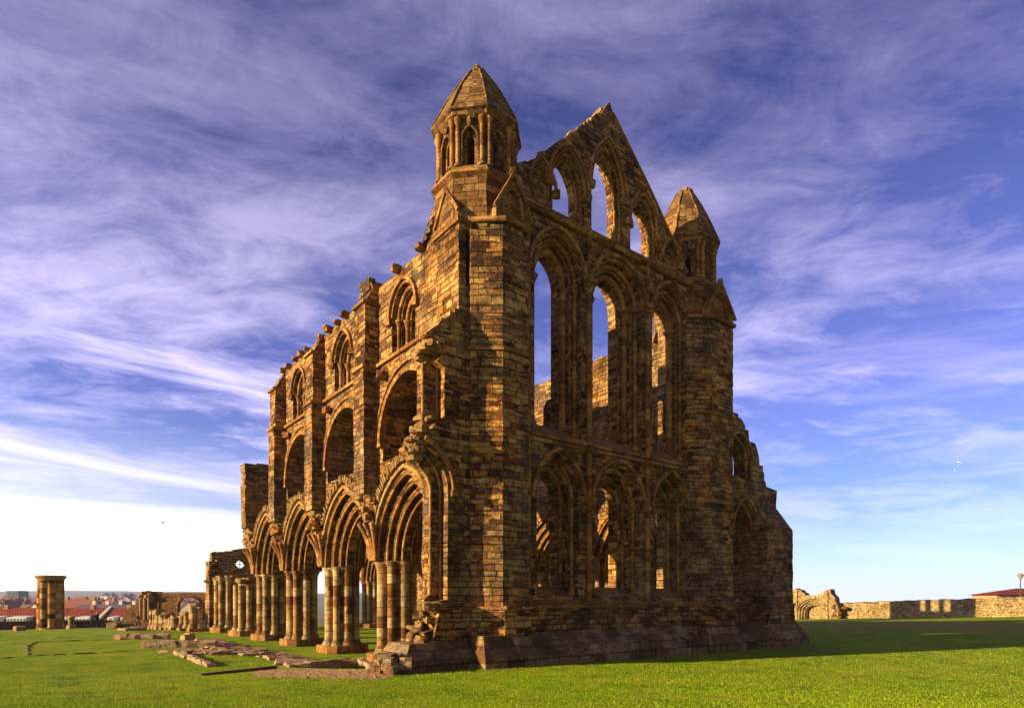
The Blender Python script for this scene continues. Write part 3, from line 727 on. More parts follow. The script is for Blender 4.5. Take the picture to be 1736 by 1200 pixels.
    # pilasters between the bays
    for i,y in enumerate(PY):
        ye,yw=y-.36,y+.53
        xa,xb=sorted((X0-sg*.56,X0+sg*.3))
        m=MB()
        zb=5.75
        if i<3:
            m.courses([(xa,ye),(xb,ye),(xb,yw),(xa,yw)],zb,10.30,.2,.014)
            a2,b2=sorted((X0-sg*.50,X0+sg*.3)); m.courses([(a2,ye+.03),(b2,ye+.03),(b2,yw-.03),(a2,yw-.03)],10.42,12.3+.2*max(0,2-i),.31,.012)
            zz=12.3+.2*max(0,2-i)
            m.loft([[Vector((X0-sg*.50,yy,zz)),Vector((X0+sg*.2,yy,zz)),Vector((X0+sg*.2,yy,zz+.85)),Vector((X0-sg*.05,yy,zz+.85))] for yy in (ye+.03,yw-.03)])
            if i==0:
                for s in (0,1): m.rock((X0-sg*.2,ye+.2+.45*s,zz+.75),.3,.3,.5,.3)
            o=part(m,'pilaster',M_WALL)
            m=MB(); a3,b3=sorted((X0-sg*.64,X0+sg*.25)); m.box(a3,b3,ye-.07,yw+.07,10.30,10.42); part(m,'string_course',M_DRESS,o); m=MB(); m.box(a3+.03*(sg>0),b3-.03*(sg<0),ye-.05,yw+.05,zz-.04,zz+.06); part(m,'string_course',M_DRESS,o)
        else:
            m.courses([(xa,ye),(xb,ye),(xb,yw),(xa,yw)],5.9,9.5,.31,.03)
            a2,b2=sorted((X0+sg*.02,X0+sg*1.8)); g=MB(); g.courses([(a2,ye-.1),(b2,ye-.1),(b2,yw+.2),(a2,yw+.2)],6.4,9.55,.31,.03); part(g,'gallery_pier',M_WALL)
            g=MB()
            if not south: continue
            for k in range(20): g.rock((X0+sg*RN.uniform(-.3,.6),y+RN.uniform(-.1,.4),4.6+.08*k),RN.uniform(.4,.6),RN.uniform(.4,.6),RN.uniform(.2,.3),.35)
            part(g,'broken_core',M_RUB)
            o=part(m,'pilaster',M_WALL)
        m=MB()
        for k in range(5): m.rock((X0-sg*RN.uniform(.05,.45),y+RN.uniform(-.3,.4),zb+RN.uniform(-.15,.06)),.3,.3,.25,.3)
        part(m,'broken_footing',M_RUB,o)
arcade(-.1,1,PY,3)
PYN=[7.45]+PY[1:]+[27.85,33.0,38.2]
arcade(12.85,-1,PYN,6)
BAYS=[(2.3,PYN[0])]+list(zip(PYN,PYN[1:]))
# north aisle: outer wall with lancets and the vault that still stands
m=MB(); fn=fr_x(17.4,-1)
m.wall(fn,[(2.3,-.9),(38.5,-.9),(38.5,6.0),(2.3,6.2)],[opening(3.45 if a<3 else (a+b)/2+.85,.85 if a<3 else .8,1.9,4.6,1.1) for a,b in BAYS],0,.75); part(m,'north_aisle_wall',M_WALL)
m=MB(); m.wall(fr_x(12.8,1),[(2.3,6.35),(38.5,6.35),(38.5,6.75),(2.3,6.75)],[],0,4.0); part(m,'aisle_vault',M_WALL2)
# north transept behind: only its shadow and the pieces seen through the arches reach the picture
m=MB(); fx=fr_x(45.0,-1)
m.wall(fx,[(20.3,-1.5),(29.4,-1.5),(29.4,11.2),(28.3,12.3),(24.8,13.6),(21.4,12.3),(20.3,11.2)],[opening(c,w,8.3,10.55,1.0) for c,w in ((23.1,.42),(24.4,.52),(25.7,.36))]+[opening(c,.5,1.5,5.6,1.1) for c in (22,24.8,27.6)],0,.8)
part(m,'north_transept',M_WALL)

# ================================================================== free-standing remains to the west
XP=.85
for i,(y,lab) in enumerate(((27.85,'clustered stone pier with broken capital standing alone just beyond the last arch'),(33.0,'outermost tall clustered stone pier, in front of the ruined gable with the diamond window'))):
    p=thing('clustered_pier',lab,'stone pier',(XP,y,FL),'free standing piers of the lost arcade')
    b0=len(bpy.data.objects)
    clustered_pier('pier',0,0,0,ZC-FL+(.0 if i else -.15),p,cap=bool(i))
    m=MB()
    for k in range(6): m.rock((RN.uniform(-.5,.5),RN.uniform(-.5,.5),ZC-FL+(.02 if i else -.25)+RN.uniform(-.05,.12)),RN.uniform(.3,.6),RN.uniform(.3,.6),.22,.3)
    m.build('broken_top',M_RUB,p)
# gable wall with diamond window
def gwall():
    base=at(357,1062,46); z0=ground_z(base.x,base.y)
    t=thing('ruined_gable_wall','dark stone gable wall with a small diamond window pierced near its top','ruined wall',(base.x,base.y,z0))
    # runs along world X (faces east)
    m=MB(); fr=lambda u,w,d: Vector((u,d,w)); H=1057/46.0
    O=[(.05,-.5),(.05,5.75)]+[(.3,5.85),(.5,5.8)]+jag((.6,5.85),(2.35,6.2),.4,.04)+jag((2.55,6.1),(4.1,5.3),.4,.04)+jag((4.2,5.2),(6.5,4.6),.4,.1)+[(6.5,-.5)]
    c=(2.12,4.95)
    dia=[(c[0]-.42,c[1]),(c[0],c[1]-.42),(c[0]+.42,c[1]),(c[0],c[1]+.42)]
    m.wall(fr,O,[dia],0,.7); m.build('wall',M_GARD,t)
    m=MB(); m.box(-.03,.03,.25,.33,-.42,.42,Matrix.Translation((c[0],0,c[1]))); m.box(-.42,.42,.26,.32,-.03,.03,Matrix.Translation((c[0],0,c[1])))
    m.build('window_tracery',M_DRESS,t)
    m=MB(); m.courses([(-.15,-.25),(.25,-.25),(.25,.9),(-.15,.9)],0.2,5.1,.4,.03); m.rock((-.15,.2,3.6),.5,.4,.2,.2); m.tube([(.42,-.1,2.8),(.42,-.1,5.2)],.1,8); m.build('buttress',M_WALL,t)
gwall()
# low stumps of lost piers along the same line
def stump(x,y,h,kind,label):
    z=ground_z(x,y); p=thing('pier_stump',label,'pier stump',(x,y,z),'stumps of the lost nave piers')
    m=MB(); r=RN.random()
    for k in range(5):
        a=2*PI*k/5+r; R=.36; hh=h*RN.uniform(.72,1.05)
        m.lathe((R*math.cos(a),R*math.sin(a),0),[(.30,-.1),(.30,.28),(.24,.36),(.27,.42),(.20,.50),(.20,max(.55,hh))],10)
    m.build('shafts',M_BAND,p)
    m=MB(); m.courses([(-.62,-.62),(.62,-.62),(.62,.62),(-.62,.62)],-.3,.2,.4,.02); m.build('base',M_DRESS,p)
    if h>1.2:
        m=MB(); m.rock((0,0,h),.9,.9,.25,.3); m.build('broken_top',M_RUB,p)
for i,(px,py,D,h) in enumerate(((334,1072,45,1.9),(318,1071,46,1.3),(302,1069,48,1.1),(294,1068,50,1.1),(285,1066,52,1.3),(276,1064,54,1.2),(270,1063,56,1.6),(264,1062,58,1.7))):
    q=at(px,py,D)
    stump(q.x,q.y,h,0,('tall clustered pier stump right beside the last standing pier','second pier stump from the last standing pier, tall and capped','third pier stump from the last standing pier, low and broken','fourth pier stump from the last standing pier, low and broken','middle pier stump of the row, short and thick','pier stump just beyond the middle of the row','second pier stump from the far end of the row','pier stump at the far end of the row, below the blind arch')[i])
# ruined wall with a pointed arch, further west
def awall():
    D=72; a=at(205,1056,D); b=at(362,1056,D)
    z0=min(ground_z(a.x,a.y),ground_z(b.x,b.y))
    ux=(b-a); L=ux.length; ux.z=0; ux.normalize(); uy=Vector((-ux.y,ux.x,0))
    t=thing('ruined_arch_wall','far ruined wall with one open pointed arch and a rubble slope on its left','ruined wall',(a.x,a.y,z0)); 
    fr=lambda u,w,d: ux*u+uy*d+Vector((0,0,w)); s=D/F_PX
    P=lambda x,y: ((x-205)*s,(1056-y)*s+ (CAM.z+(HY-1056)*s - z0))
    O=[P(205,1062)]+jag(P(206,1052),P(216,1034),.5,.1)+jag(P(218,1030),P(236,1022),.5,.1)+jag(P(238,1018),P(250,1004),.4,.12)+[P(252,1002),P(270,1002),P(272,1004.5),P(362,1004.5),P(362,1062)]
    A=opening(P(321,0)[0],19.5*s,P(0,1050)[1],P(0,1026)[1],1.05,8)
    B=opening(P(283,0)[0],14*s,P(0,1042)[1],P(0,1022)[1],.75,8)
    m=MB(); m.wall(fr,O,[A,B],0,.10,back=False); m.wall(fr,O,[A],.10,.55); m.build('wall',M_RUBW,t)
    m=MB()
    for x in (240,247,254): m.tube([fr(P(x,0)[0],P(0,1050)[1],-.2),fr(P(x,0)[0],P(0,1014)[1],-.2)],.14,8)
    for k in range(14): 
        x=RN.uniform(236,258); m.rock(fr(P(x,0)[0],P(0,RN.uniform(1003,1016))[1],RN.uniform(-.3,.4)),.7,.5,.4,.3)
    m.build('broken_jamb',M_RUB,t)
    m=MB(); m.tube([fr(u,w,-.06) for u,w in A],.12,6,ref=uy); m.build('arch_moulding',M_TOWER,t)
awall()
# big round pillar at the left
q=at(86,1068,60); z0=ground_z(q.x,q.y)-.1
p=thing('nave_pillar','lone tall pillar of striped stone with a spreading cap on the left lawn','stone pillar',(q.x,q.y,z0))
m=MB(); s=60/F_PX; H=(1068-978)*s
m.lathe((0,0,0),[(.85,0),(.85,H-.15)],16)
for k in range(8): 
    a=PI/4*k; m.lathe((.78*math.cos(a),.78*math.sin(a),0),[(.36,.0),(.36,.3),(.30,.4),(.30,H-.3)],10)
m.build('shafts',M_PIL,p)
m=MB(); m.lathe((0,0,0),[(1.05,H-.35),(1.15,H-.15),(1.27,H-.02),(1.27,H+.1),(1.15,H+.16)],16); m.build('cap',M_DRESS,p)
m=MB(); m.courses(octo(0,0,1.15),-.4,.25,.3,.02); m.build('base',M_DRESS,p)
# small remains and stones
def stone_thing(name,label,cat,c,dims,rot,mat=None,group=None,n=1,j=.18):
    t=MB(); rn=random.Random(hash_(label))
    for k in range(n):
        off=(0,0) if n==1 else (rn.uniform(-.5,.5)*dims[0]*.8,rn.uniform(-.5,.5)*dims[1]*.8)
        dz=dims[2]*.35 if n==1 else dims[2]*rn.uniform(.1,.6)*(1-abs(off[0])/dims[0])
        f=1 if n==1 else .5
        t.rock(Vector((c[0]+off[0]*math.cos(rot)-off[1]*math.sin(rot),c[1]+off[0]*math.sin(rot)+off[1]*math.cos(rot),ground_z(c[0],c[1])+dz)),dims[0]*f,dims[1]*f,dims[2]*(1 if n==1 else .7),j,rot if n==1 else None,rn)
    return tag(t.build(name,mat or M_DRESS,None,(c[0],c[1],ground_z(c[0],c[1]))),label,cat,group)
def hash_(s): return sum((i+1)*ord(ch) for i,ch in enumerate(s))
def gpt(x,y,z=None):
    """ground point under photo pixel, by marching the view ray"""
    d=4.0
    while d<200:
        p=at(x,y,d)
        if p.z<=ground_z(p.x,p.y): return p
        d+=.05
    return p
def slab(label,x0,y0,x1,y1,h,w,j=.14,cat='foundation stone',mat=None,ovl=0):
    a,b=gpt(x0,y0),gpt(x1,y1); c=(a+b)/2; L=(b-a).length; r=math.atan2(b.y-a.y,b.x-a.x)
    nrm=Vector((-math.sin(r),math.cos(r),0)); c=c+nrm*w/2
    m=MB(); z=ground_z(c.x,c.y); n=max(2,int(L/.6)); rn=random.Random(hash_(label))
    for k in range(n):
        u=(k+.5)/n-.5; q=c+Vector((math.cos(r),math.sin(r),0))*(u*L)
        m.rock((q.x+rn.uniform(-.04,.04),q.y+rn.uniform(-.04,.04),z+h*rn.uniform(.15,.3)),L/n*rn.uniform(1.02,1.2),w*rn.uniform(.8,1.1),h*1.3*rn.uniform(.85,1.15),j*1.8,r+rn.uniform(-.06,.06),rn)
    return tag(m.build('foundation_stone',mat or M_PATH,None,(c.x,c.y,z)),label,cat)
slab('long low row of rough foundation stones lying farthest out on the lawn',194,1084,282,1083,.32,.7)
slab('squared grey block standing alone on the grass beyond the paving',313,1085,331,1085,.42,.5,.05)
slab('left of two long foundation slabs lying end to end at the head of the path',236,1099,297,1098,.40,.55)
slab('right of two long foundation slabs lying end to end at the head of the path',300,1098,366,1098,.40,.6)
slab('thin flat slab lying below the rubble heap near the distant walker',214,1069,250,1068,.22,.9)
slab('dark flat slab just right of and behind the rubble heap slab',228,1065,256,1064,.2,.9)
slab('row of small kerb stones slanting down from the slabs towards the near lawn',292,1108,352,1131,.16,.3,.3)
slab('low edging stones along the near edge of the stone paving',490,1131,608,1131,.26,.45,.2)
slab('thin kerb stones curving along the gravel towards the wall foot',604,1131,655,1138,.12,.25,.2)
slab('broad sunken stones in the grass between the slabs and the kerb row',268,1107,325,1106,.12,.5,.3)
for lab,x,y,D,w,h,n in (('short broken pillar stub left of the two standing people',121,1064,62,.45,1.25,0),('heap of tumbled stones on the lawn below the red roof, a pale stone on top',199,1060,66,2.1,.8,9),('pale rounded boulder at the far left edge of the lawn',33,1073,50,.7,.45,1)):
    q=at(x,y,D)
    if n==0:
        z=ground_z(q.x,q.y); m=MB(); m.lathe((q.x,q.y,z),[(.42,-.1),(.42,.3),(.28,.42),(.26,h*.7),(.33,h*.76),(.28,h*.9),(.12,h)],10); tag(m.build('pillar_stub',M_BAND,None,(q.x,q.y,z)),lab,'pillar stub')
    else: stone_thing('stone_heap' if n>1 else 'boulder',lab,'stones',(q.x,q.y),(w,w,h),.3,M_RUB,None,n,.3)
q=gpt(505,1135)
# boarded trench edge
a,b=gpt(342,1145),gpt(470,1133); m=MB(); r=math.atan2(b.y-a.y,b.x-a.x); L=(b-a).length
m.box(0,L,0,.14,-.04,.055,Matrix.Translation(a)@Matrix.Rotation(r,4,'Z')); tag(m.build('kerb_beam',plain('dark_edging',(.10,.055,.03),.9,.4,5,.5),None,tuple(a)),'dark straight edging beam in the near lawn beside the path','edging')

# ---- lawns, path and gravel
def sheet(name,outline,dz,mat,res=.5,thick=None):
    """patch of ground that follows the terrain"""
    xs=[p[0] for p in outline]; ys=[p[1] for p in outline]
    def inside(x,y):
        c=False; j=len(outline)-1
        for i in range(len(outline)):
            xi,yi=outline[i]; xj,yj=outline[j]
            if (yi>y)!=(yj>y) and x<(xj-xi)*(y-yi)/(yj-yi)+xi: c=not c
            j=i
        return c
    m=MB(); x=min(xs)
    nx=int((max(xs)-min(xs))/res)+1; ny=int((max(ys)-min(ys))/res)+1
    for i in range(nx):
        for k in range(ny):
            X=min(xs)+i*res; Y=min(ys)+k*res
            if inside(X+res/2,Y+res/2): m.face([(X+a*res,Y+b*res,ground_z(X+a*res,Y+b*res)+dz) for a,b in ((0,0),(1,0),(1,1),(0,1))])
    return tag(m.build(name,mat),kind='structure')
def pxout(L): return [tuple(gpt(x,y))[:2] for x,y in L]
def terrain():
    xs=[-400,-250,-160,-110,-80,-60,-45]+[-36+1.2*k for k in range(52)]+[28+3*k for k in range(24)]+[105,120,145,180,230,300,450]
    ys=[-120,-70,-45,-32,-25]+[-20+.8*k for k in range(75)]+[42+2.5*k for k in range(30)]+[120,130,140,150,165,180,210,260,350,500]
    V=[(x,y,ground_z(x,y)) for y in ys for x in xs]; n=len(xs)
    F=[(j*n+i,j*n+i+1,(j+1)*n+i+1,(j+1)*n+i) for j in range(len(ys)-1) for i in range(n-1)]
    me=bpy.data.meshes.new('lawn'); me.from_pydata(V,[],F); me.update(); me.polygons.foreach_set('use_smooth',[True]*len(F))
    me.materials.append(M_GRASS); o=bpy.data.objects.new('lawn',me); COL.objects.link(o); tag(o,kind='structure')
terrain()
sheet('gravel_path',pxout([(430,1137),(500,1133),(600,1131),(655,1139),(690,1141),(640,1152),(560,1149),(490,1148),(430,1147)]),.006,M_EARTH,.08)
# paving of rough stones, each set slab by slab into one path surface
def paving():
    out=pxout([(330,1086),(372,1086),(420,1098),(500,1117),(560,1126),(606,1130),(492,1131),(470,1121),(430,1112),(380,1109),(330,1110),(300,1109),(340,1101),(370,1098)])
    xs=[p[0] for p in out]; ys=[p[1] for p in out]; m=MB(); rn=random.Random(5)
    def inside(x,y):
        c=False; j=len(out)-1
        for i in range(len(out)):
            xi,yi=out[i]; xj,yj=out[j]
            if (yi>y)!=(yj>y) and x<(xj-xi)*(y-yi)/(yj-yi)+xi: c=not c
            j=i
        return c
    y=min(ys)
    while y<max(ys):
        x=min(xs); hh=rn.uniform(.35,.6)
        while x<max(xs):
            w=rn.uniform(.35,.8)
            if inside(x+w/2,y+hh/2): m.rock((x+w/2,y+hh/2,ground_z(x,y)-.01+rn.uniform(-.04,.04)),w*.95,hh*.95,.2,.34,rn.uniform(-.15,.15),rn)
            x+=w
        y+=hh
    tag(m.build('stone_path',M_PATH),kind='structure')
paving()
# sunken turf edges left by the old foundations
for k,(pts) in enumerate(([(48,1110),(48,1095),(60,1088),(190,1084)],[(46,1112),(120,1109),(215,1104)],[(0,1116),(46,1113)])):
    m=MB(); P=[gpt(x,y) for x,y in pts]
    L=[]
    for a,b in zip(P,P[1:]):
        n=max(1,int((b-a).length/.22)); L+=[a+(b-a)*i/n for i in range(n)]
    L.append(P[-1]); m.tube([(p.x+RN.uniform(-.05,.05),p.y+RN.uniform(-.05,.05),ground_z(p.x,p.y)-.02) for p in L],.09,6,radii=[RN.choice((.02,.04,.06,.08)) for _ in L])
    tag(m.build('turf_edge',plain('turf_edge_soil',(.08,.075,.018),1,.6,6,.8)),kind='structure')
# blades of grass on the near lawn
def blades():
    rn=random.Random(3); V=[];F=[]; 
    for _ in range(210000):
        D=10.2+26*rn.random()**2.4; px=rn.uniform(-60,1800); r=(px-CX)/F_PX
        x=CAM.x+D*(r*AX[0]+AX[1]); y=CAM.y+D*(r*BX[0]+BX[1])
        foot=.08 if 2.2<x<10 else (-.1 if x<2.2 or x>12.8 else .02)
        if x>15: foot=-.15
        if x>-2.6 and y>foot and not(-.9<y and False): continue
        z=ground_z(x,y); h=rn.uniform(.012,.032)
        tall=1+3*rn.random()*(1-(foot-y)/.25) if x>-2.6 and foot-y<.25 else 1; h*=tall; w=rn.uniform(.0035,.007)*(D/11)**.7; a=rn.uniform(0,6.28)
        dx,dy=math.cos(a)*w,math.sin(a)*w; lx,ly=rn.uniform(-.02,.02),rn.uniform(-.02,.02); i=len(V)
        V+=[(x-dx,y-dy,z-.01),(x+dx,y+dy,z-.01),(x+lx,y+ly,z+h)]; F.append((i,i+1,i+2))
    me=bpy.data.meshes.new('grass'); me.from_pydata(V,[],F); me.update(); me.materials.append(M_BLADE)
    o=bpy.data.objects.new('grass_blades',me); COL.objects.link(o); tag(o,'short bright green grass blades on the near lawn','grass',kind='stuff')
def blade_mat():
    m,t,b=new_mat('grass_blade'); geo=t.a('ShaderNodeNewGeometry')
    n=t.noise(geo.outputs['Position'],9,3); r=geo.outputs['Random Per Island']
    c=t.ramp(t.math('MULTIPLY_ADD',r,.6,t.math('MULTIPLY',n,.4)),[(.1,(.13,.21,.004)),(.5,(.27,.38,.006)),(.85,(.38,.48,.015)),(1,(.55,.54,.08))])
    t.l.new(c,b.inputs['Base Color']); return m
M_BLADE=blade_mat(); blades()

gm=MB(); rn_=random.Random(4)
for _ in range(170):
    q=gpt(rn_.uniform(436,655),rn_.uniform(1134,1150)); s_=rn_.uniform(.015,.045); gm.rock((q.x,q.y,ground_z(q.x,q.y)+.01),s_*1.6,s_*1.3,s_,.4,None,rn_)
tag(gm.build('gravel',M_PATH),'loose pale pebbles scattered over the gravel path','gravel',kind='stuff')
# ---- boundary wall and ruined gateway in the north
m=MB()
Y0,Y1=-30,70; n=180; tops=[RN.uniform(-.06,.07) for _ in range(181)]
def wz(y): return -.75+(y-25.4)*(.77/(5.8-25.4)) if y<25.4 else -.75
for k in range(n):
    ya=Y0+(Y1-Y0)*k/n; yb=Y0+(Y1-Y0)*(k+1)/n
    def tz(y): return 2.0+(1.27-2.0)*(y-5.8)/(25.4-5.8)
    a,b=[[Vector((x,yy,z)) for x,z in ((78,-4),(78,tz(yy)+tk),(78.25,tz(yy)+.1+tk),(78.6,tz(yy)+tk),(78.6,-4))] for yy,tk in ((ya,tops[k]),(yb,tops[k+1]))]
    for i in range(4): m.face([a[i],b[i],b[i+1],a[i+1]])
tag(m.build('boundary_wall',M_GARD,None,(78,5,0)),'long low golden stone wall closing the lawn on the right','boundary wall')
def gate():
    def onwall(x,X=76.6):
        r=(x-CX)/F_PX; return at(x,1048,(X-CAM.x)/(r*AX[0]+AX[1]))
    a=onwall(1344); b=onwall(1428); z0=ground_z(a.x,a.y)-.1
    t=thing('ruined_gateway','ruined stone gateway with a deep pointed arch in front of the boundary wall','gateway',(a.x,a.y,z0))
    ux=b-a; W=ux.length; ux.z=0; ux.normalize(); uy=Vector((-ux.y,ux.x,0))
    fr=lambda u,w,d: ux*u+uy*d+Vector((0,0,w)); s=W/84
    P=lambda x,y:((x-1344)*s,(1048-y)*(87.5/F_PX))
    O=[P(1330,1053),P(1330,996),P(1349,993),P(1351,995),P(1358,996),P(1360,1000),P(1364,1001),P(1366,1005),P(1385,1006),P(1393,1001),P(1396,1000),P(1400,996),P(1408,995),P(1410,1003),P(1416,1009),P(1417,1016),P(1421,1024),P(1422,1053)]
    c=P(1378,0)[0]; zs=P(0,1035.5)[1]
    op=lambda w,r: opening(c,w*1.04,-.3,zs,r*1.27,8)
    m=MB()
    m.wall(fr,O,[op(1.95,1.5)],0,.3,back=False); m.wall(fr,O,[op(1.7,1.28)],.3,.6,back=False); m.wall(fr,O,[op(1.45,1.06)],.6,.9,back=False); m.wall(fr,O,[op(1.2,.85)],.9,1.3)
    m.build('wall',M_GARD,t)
    m=MB()
    for w,r,d in ((2.1,1.65,-.05),(1.88,1.42,.15),(1.62,1.2,.45),(1.38,1.0,.75)):
        m.tube([fr(u,v,d) for u,v in opening(c,w*1.04,-.2,zs,r*1.27,8)],.11,6,ref=uy)
    for x in (1352,1404): m.tube([fr(P(x,0)[0],P(0,1030)[1],-.08),fr(P(x,0)[0],P(0,997)[1],-.08)],.12,6)
    c2=P(1420,0)[0]
    for w in (.75,.55,.35): m.tube([fr(c2-w+ (w*(1-math.cos(k*PI/12))),-.1 if k==0 else zs-.6+1.1*math.sin(k*PI/12)*w/.75,-.05+(.75-w)*.5) for k in range(0,7)],.09,6,ref=uy)
    m.build('arch_moulding',M_GARD,t)
    m=MB()
    for k in range(14): m.rock(fr(P(1418,0)[0]+RN.uniform(-.4,.9),RN.uniform(0,2.2),RN.uniform(.1,1.0)),.6,.6,.4,.3)
    m.build('broken_end',M_RUBW,t)
gate()
# house and lamp beyond the wall
def house_north():
    D=110; a=at(1688,1013,D); s=D/F_PX; z=a.z-4
    t=thing('low_house','low house with orange tiled hipped roof showing over the right end of the wall','house',(a.x,a.y,z))
    ux=Vector((AX[0],BX[0],0)); uy=Vector((AX[1],BX[1],0)); M=Matrix(((ux.x,uy.x,0),(ux.y,uy.y,0),(0,0,1))).to_4x4()
    H=(1013-1008)*s+4
    w=MB(); w.box(.2,9,0,6,0,H,M); wo=w.build('wall',plain('house_brick',(.40,.22,.13),.9,.2,3),t)
    r=MB()
    def roof(x0,x1,y0,y1,z0,h,ov=.35):
        a=[Vector(p) for p in ((x0-ov,y0-ov,z0),(x1+ov,y0-ov,z0),(x1+ov,y1+ov,z0),(x0-ov,y1+ov,z0))]; my=(y0+y1)/2; k=(y1-y0)/2
        b=[Vector((x0+k,my,z0+h)),Vector((x1-k,my,z0+h))]
        for f in ([a[0],a[1],b[1],b[0]],[a[2],a[3],b[0],b[1]],[a[1],a[2],b[1]],[a[3],a[0],b[0]],[a[3],a[2],a[1],a[0]]): r.face([M@p for p in f])
    roof(0,9,-.2,6,H,(1008-1000)*s); roof(4.2,13,1.5,8,H+.4,(1004-996)*s)
    r.build('roof',M_RED,t)
    for x in (1.0,2.6,4.2): 
        g=MB(); g.box(x,x+.9,-.06,.02,H-.75,H-.1,M); g.build('window',plain('window_glass',(.08,.12,.16),.2,.1),t)
def red_mat():
    m,t,b=new_mat('red_pantile'); geo=t.a('ShaderNodeNewGeometry'); tc=t.a('ShaderNodeTexCoord')
    w=t.a('ShaderNodeTexWave',wave_type='BANDS',bands_direction='X'); t.l.new(tc.outputs['UV'],w.inputs[0]); w.inputs['Scale'].default_value=1.3; w.inputs['Distortion'].default_value=.4
    n=t.noise(geo.outputs['Position'],.9,6,.7)
    c=t.ramp(n,[(.3,(.10,.018,.008)),(.55,(.21,.036,.014)),(.75,(.30,.075,.03))]); t.l.new(c,b.inputs['Base Color'])
    bp=t.a('ShaderNodeBump',inp={'Strength':.5,'Distance':.1,'Height':w.outputs['Fac']}); t.l.new(bp.outputs[0],b.inputs['Normal']); return m
M_RED=red_mat()
house_north()
q=at(1730,1014,76); m0=MB(); t=thing('lamp_post','slim dark lamp post with flared lantern at the far right edge','lamp post',(q.x,q.y,ground_z(q.x,q.y)))
h=q.z-ground_z(q.x,q.y); top=h+(1014-974)*76/F_PX
m0.lathe((0,0,0),[(.12,0),(.12,.8),(.07,.9),(.055,top-.5)],8); m0.build('post',plain('lamp_post_paint',(.05,.055,.06),.5,.2),t)
m0=MB(); m0.lathe((0,0,0),[(.05,top-.55),(.12,top-.5),(.34,top-.05),(.36,top)],10); m0.lathe((0,0,0),[(.36,top),(.2,top+.12),(.02,top+.2)],10); m0.build('lantern',plain('lantern_copper',(.30,.20,.14),.4,.2),t)

# ---- low wall, red-roofed range and the town to the west
m=MB(); a=at(-60,1078,60); b=at(70,1070,66); c=at(215,1060,74)
for p,q in ((a,b),(b,c)):
    d=(q-p); d.z=0; L=d.length; d.normalize(); n=Vector((-d.y,d.x,0)); k=8
    for i in range(k):
        P0=p+d*(L*i/k); P1=p+d*(L*(i+1)/k); hz=.02
        z0,z1=ground_z(P0.x,P0.y),ground_z(P1.x,P1.y)
        for u,v in ((0,.45),): 
            A=[P0.xy.to_3d()+Vector((0,0,z0-.6)),P1.xy.to_3d()+Vector((0,0,z1-.6)),P1.xy.to_3d()+Vector((0,0,z1+.85)),P0.xy.to_3d()+Vector((0,0,z0+.85))]
            B=[x+n*.5 for x in A]
            m.face(A); m.face([A[3],A[2],B[2],B[3]]); m.face(B[::-1])
tag(m.build('garden_wall',M_RUBW,None,(b.x,b.y,0)),'low dark rubble wall behind the round pillar, along the far edge of the left lawn','garden wall')
def red_range():
    D=118; A=at(-60,1057,D); B=at(236,1057,D); s=D/F_PX
    ux=(B-A).normalized(); uy=Vector((-ux.y,ux.x,0)); M=Matrix.Translation(A)@Matrix(((ux.x,uy.x,0),(ux.y,uy.y,0),(0,0,1))).to_4x4()
    t=thing('red_roofed_range','long building with red pantile roof and white dormer windows beyond the lawn edge','building',tuple(A)); Mi=M.copy(); Mi.translation=(0,0,0)
    L=(B-A).length; H=(1057-1030.5)*s
    w=MB(); w.box(.1,L-.1,.3,9,-9,-.02,Mi); w.build('wall',plain('range_render',(.42,.36,.30),.9,.2,1),t)
    r=MB(); r.loft([[Mi@Vector(p) for p in ((x,-.2,-.15),(x,4.5,H),(x,9.4,-.15))] for x in (0,L)]); r.build('roof',M_RED,t)
    rf=MB(); xx=(161+60)*s; rf.loft([[Mi@Vector(p) for p in ((x,-.35,-.1),(x,-.35,.25),(x,4.5,H+.3),(x,4.6,H-.1))] for x in (xx-.3,xx+.3)]); rf.build('party_wall',plain('parapet_stone',(.46,.44,.40),.9,.2,2),t)
    WH=plain('white_paint',(.55,.54,.53),.6,.06); GL=plain('dormer_glass',(.10,.13,.15),.2,.1)
    for x0,x1,nw in ((-30,-1,3),(12,45,6),(106,113,1),(128,152,4),(183,193,1),(205,222,3)):
        u0,u1=(x0+60)*s,(x1+60)*s; zt=(1057-1046)*s
        d=MB(); d.loft([[Mi@Vector(p) for p in ((u,-.15,.0),(u,-.15,zt),(u,2.2,zt+.25),(u,2.2,.0))] for u in (u0,u1)]); do=d.build('dormer',WH,t)
        g=MB(); n=nw; pw=(u1-u0)/n
        for i in range(n): g.box(u0+pw*(i+.22),u0+pw*(i+.78),-.19,-.10,zt*.25,zt*.82,Mi)
        g.build('window',GL,do)
    for x in (-20,60,131,196):
        c=MB(); u=(x+60)*s; c.box(u-.4,u+.4,4.1,4.9,H-.4,H+.55,Mi); c.build('chimney',plain('chimney_brick',(.3,.16,.1),.9,.3,3),t)
red_range()
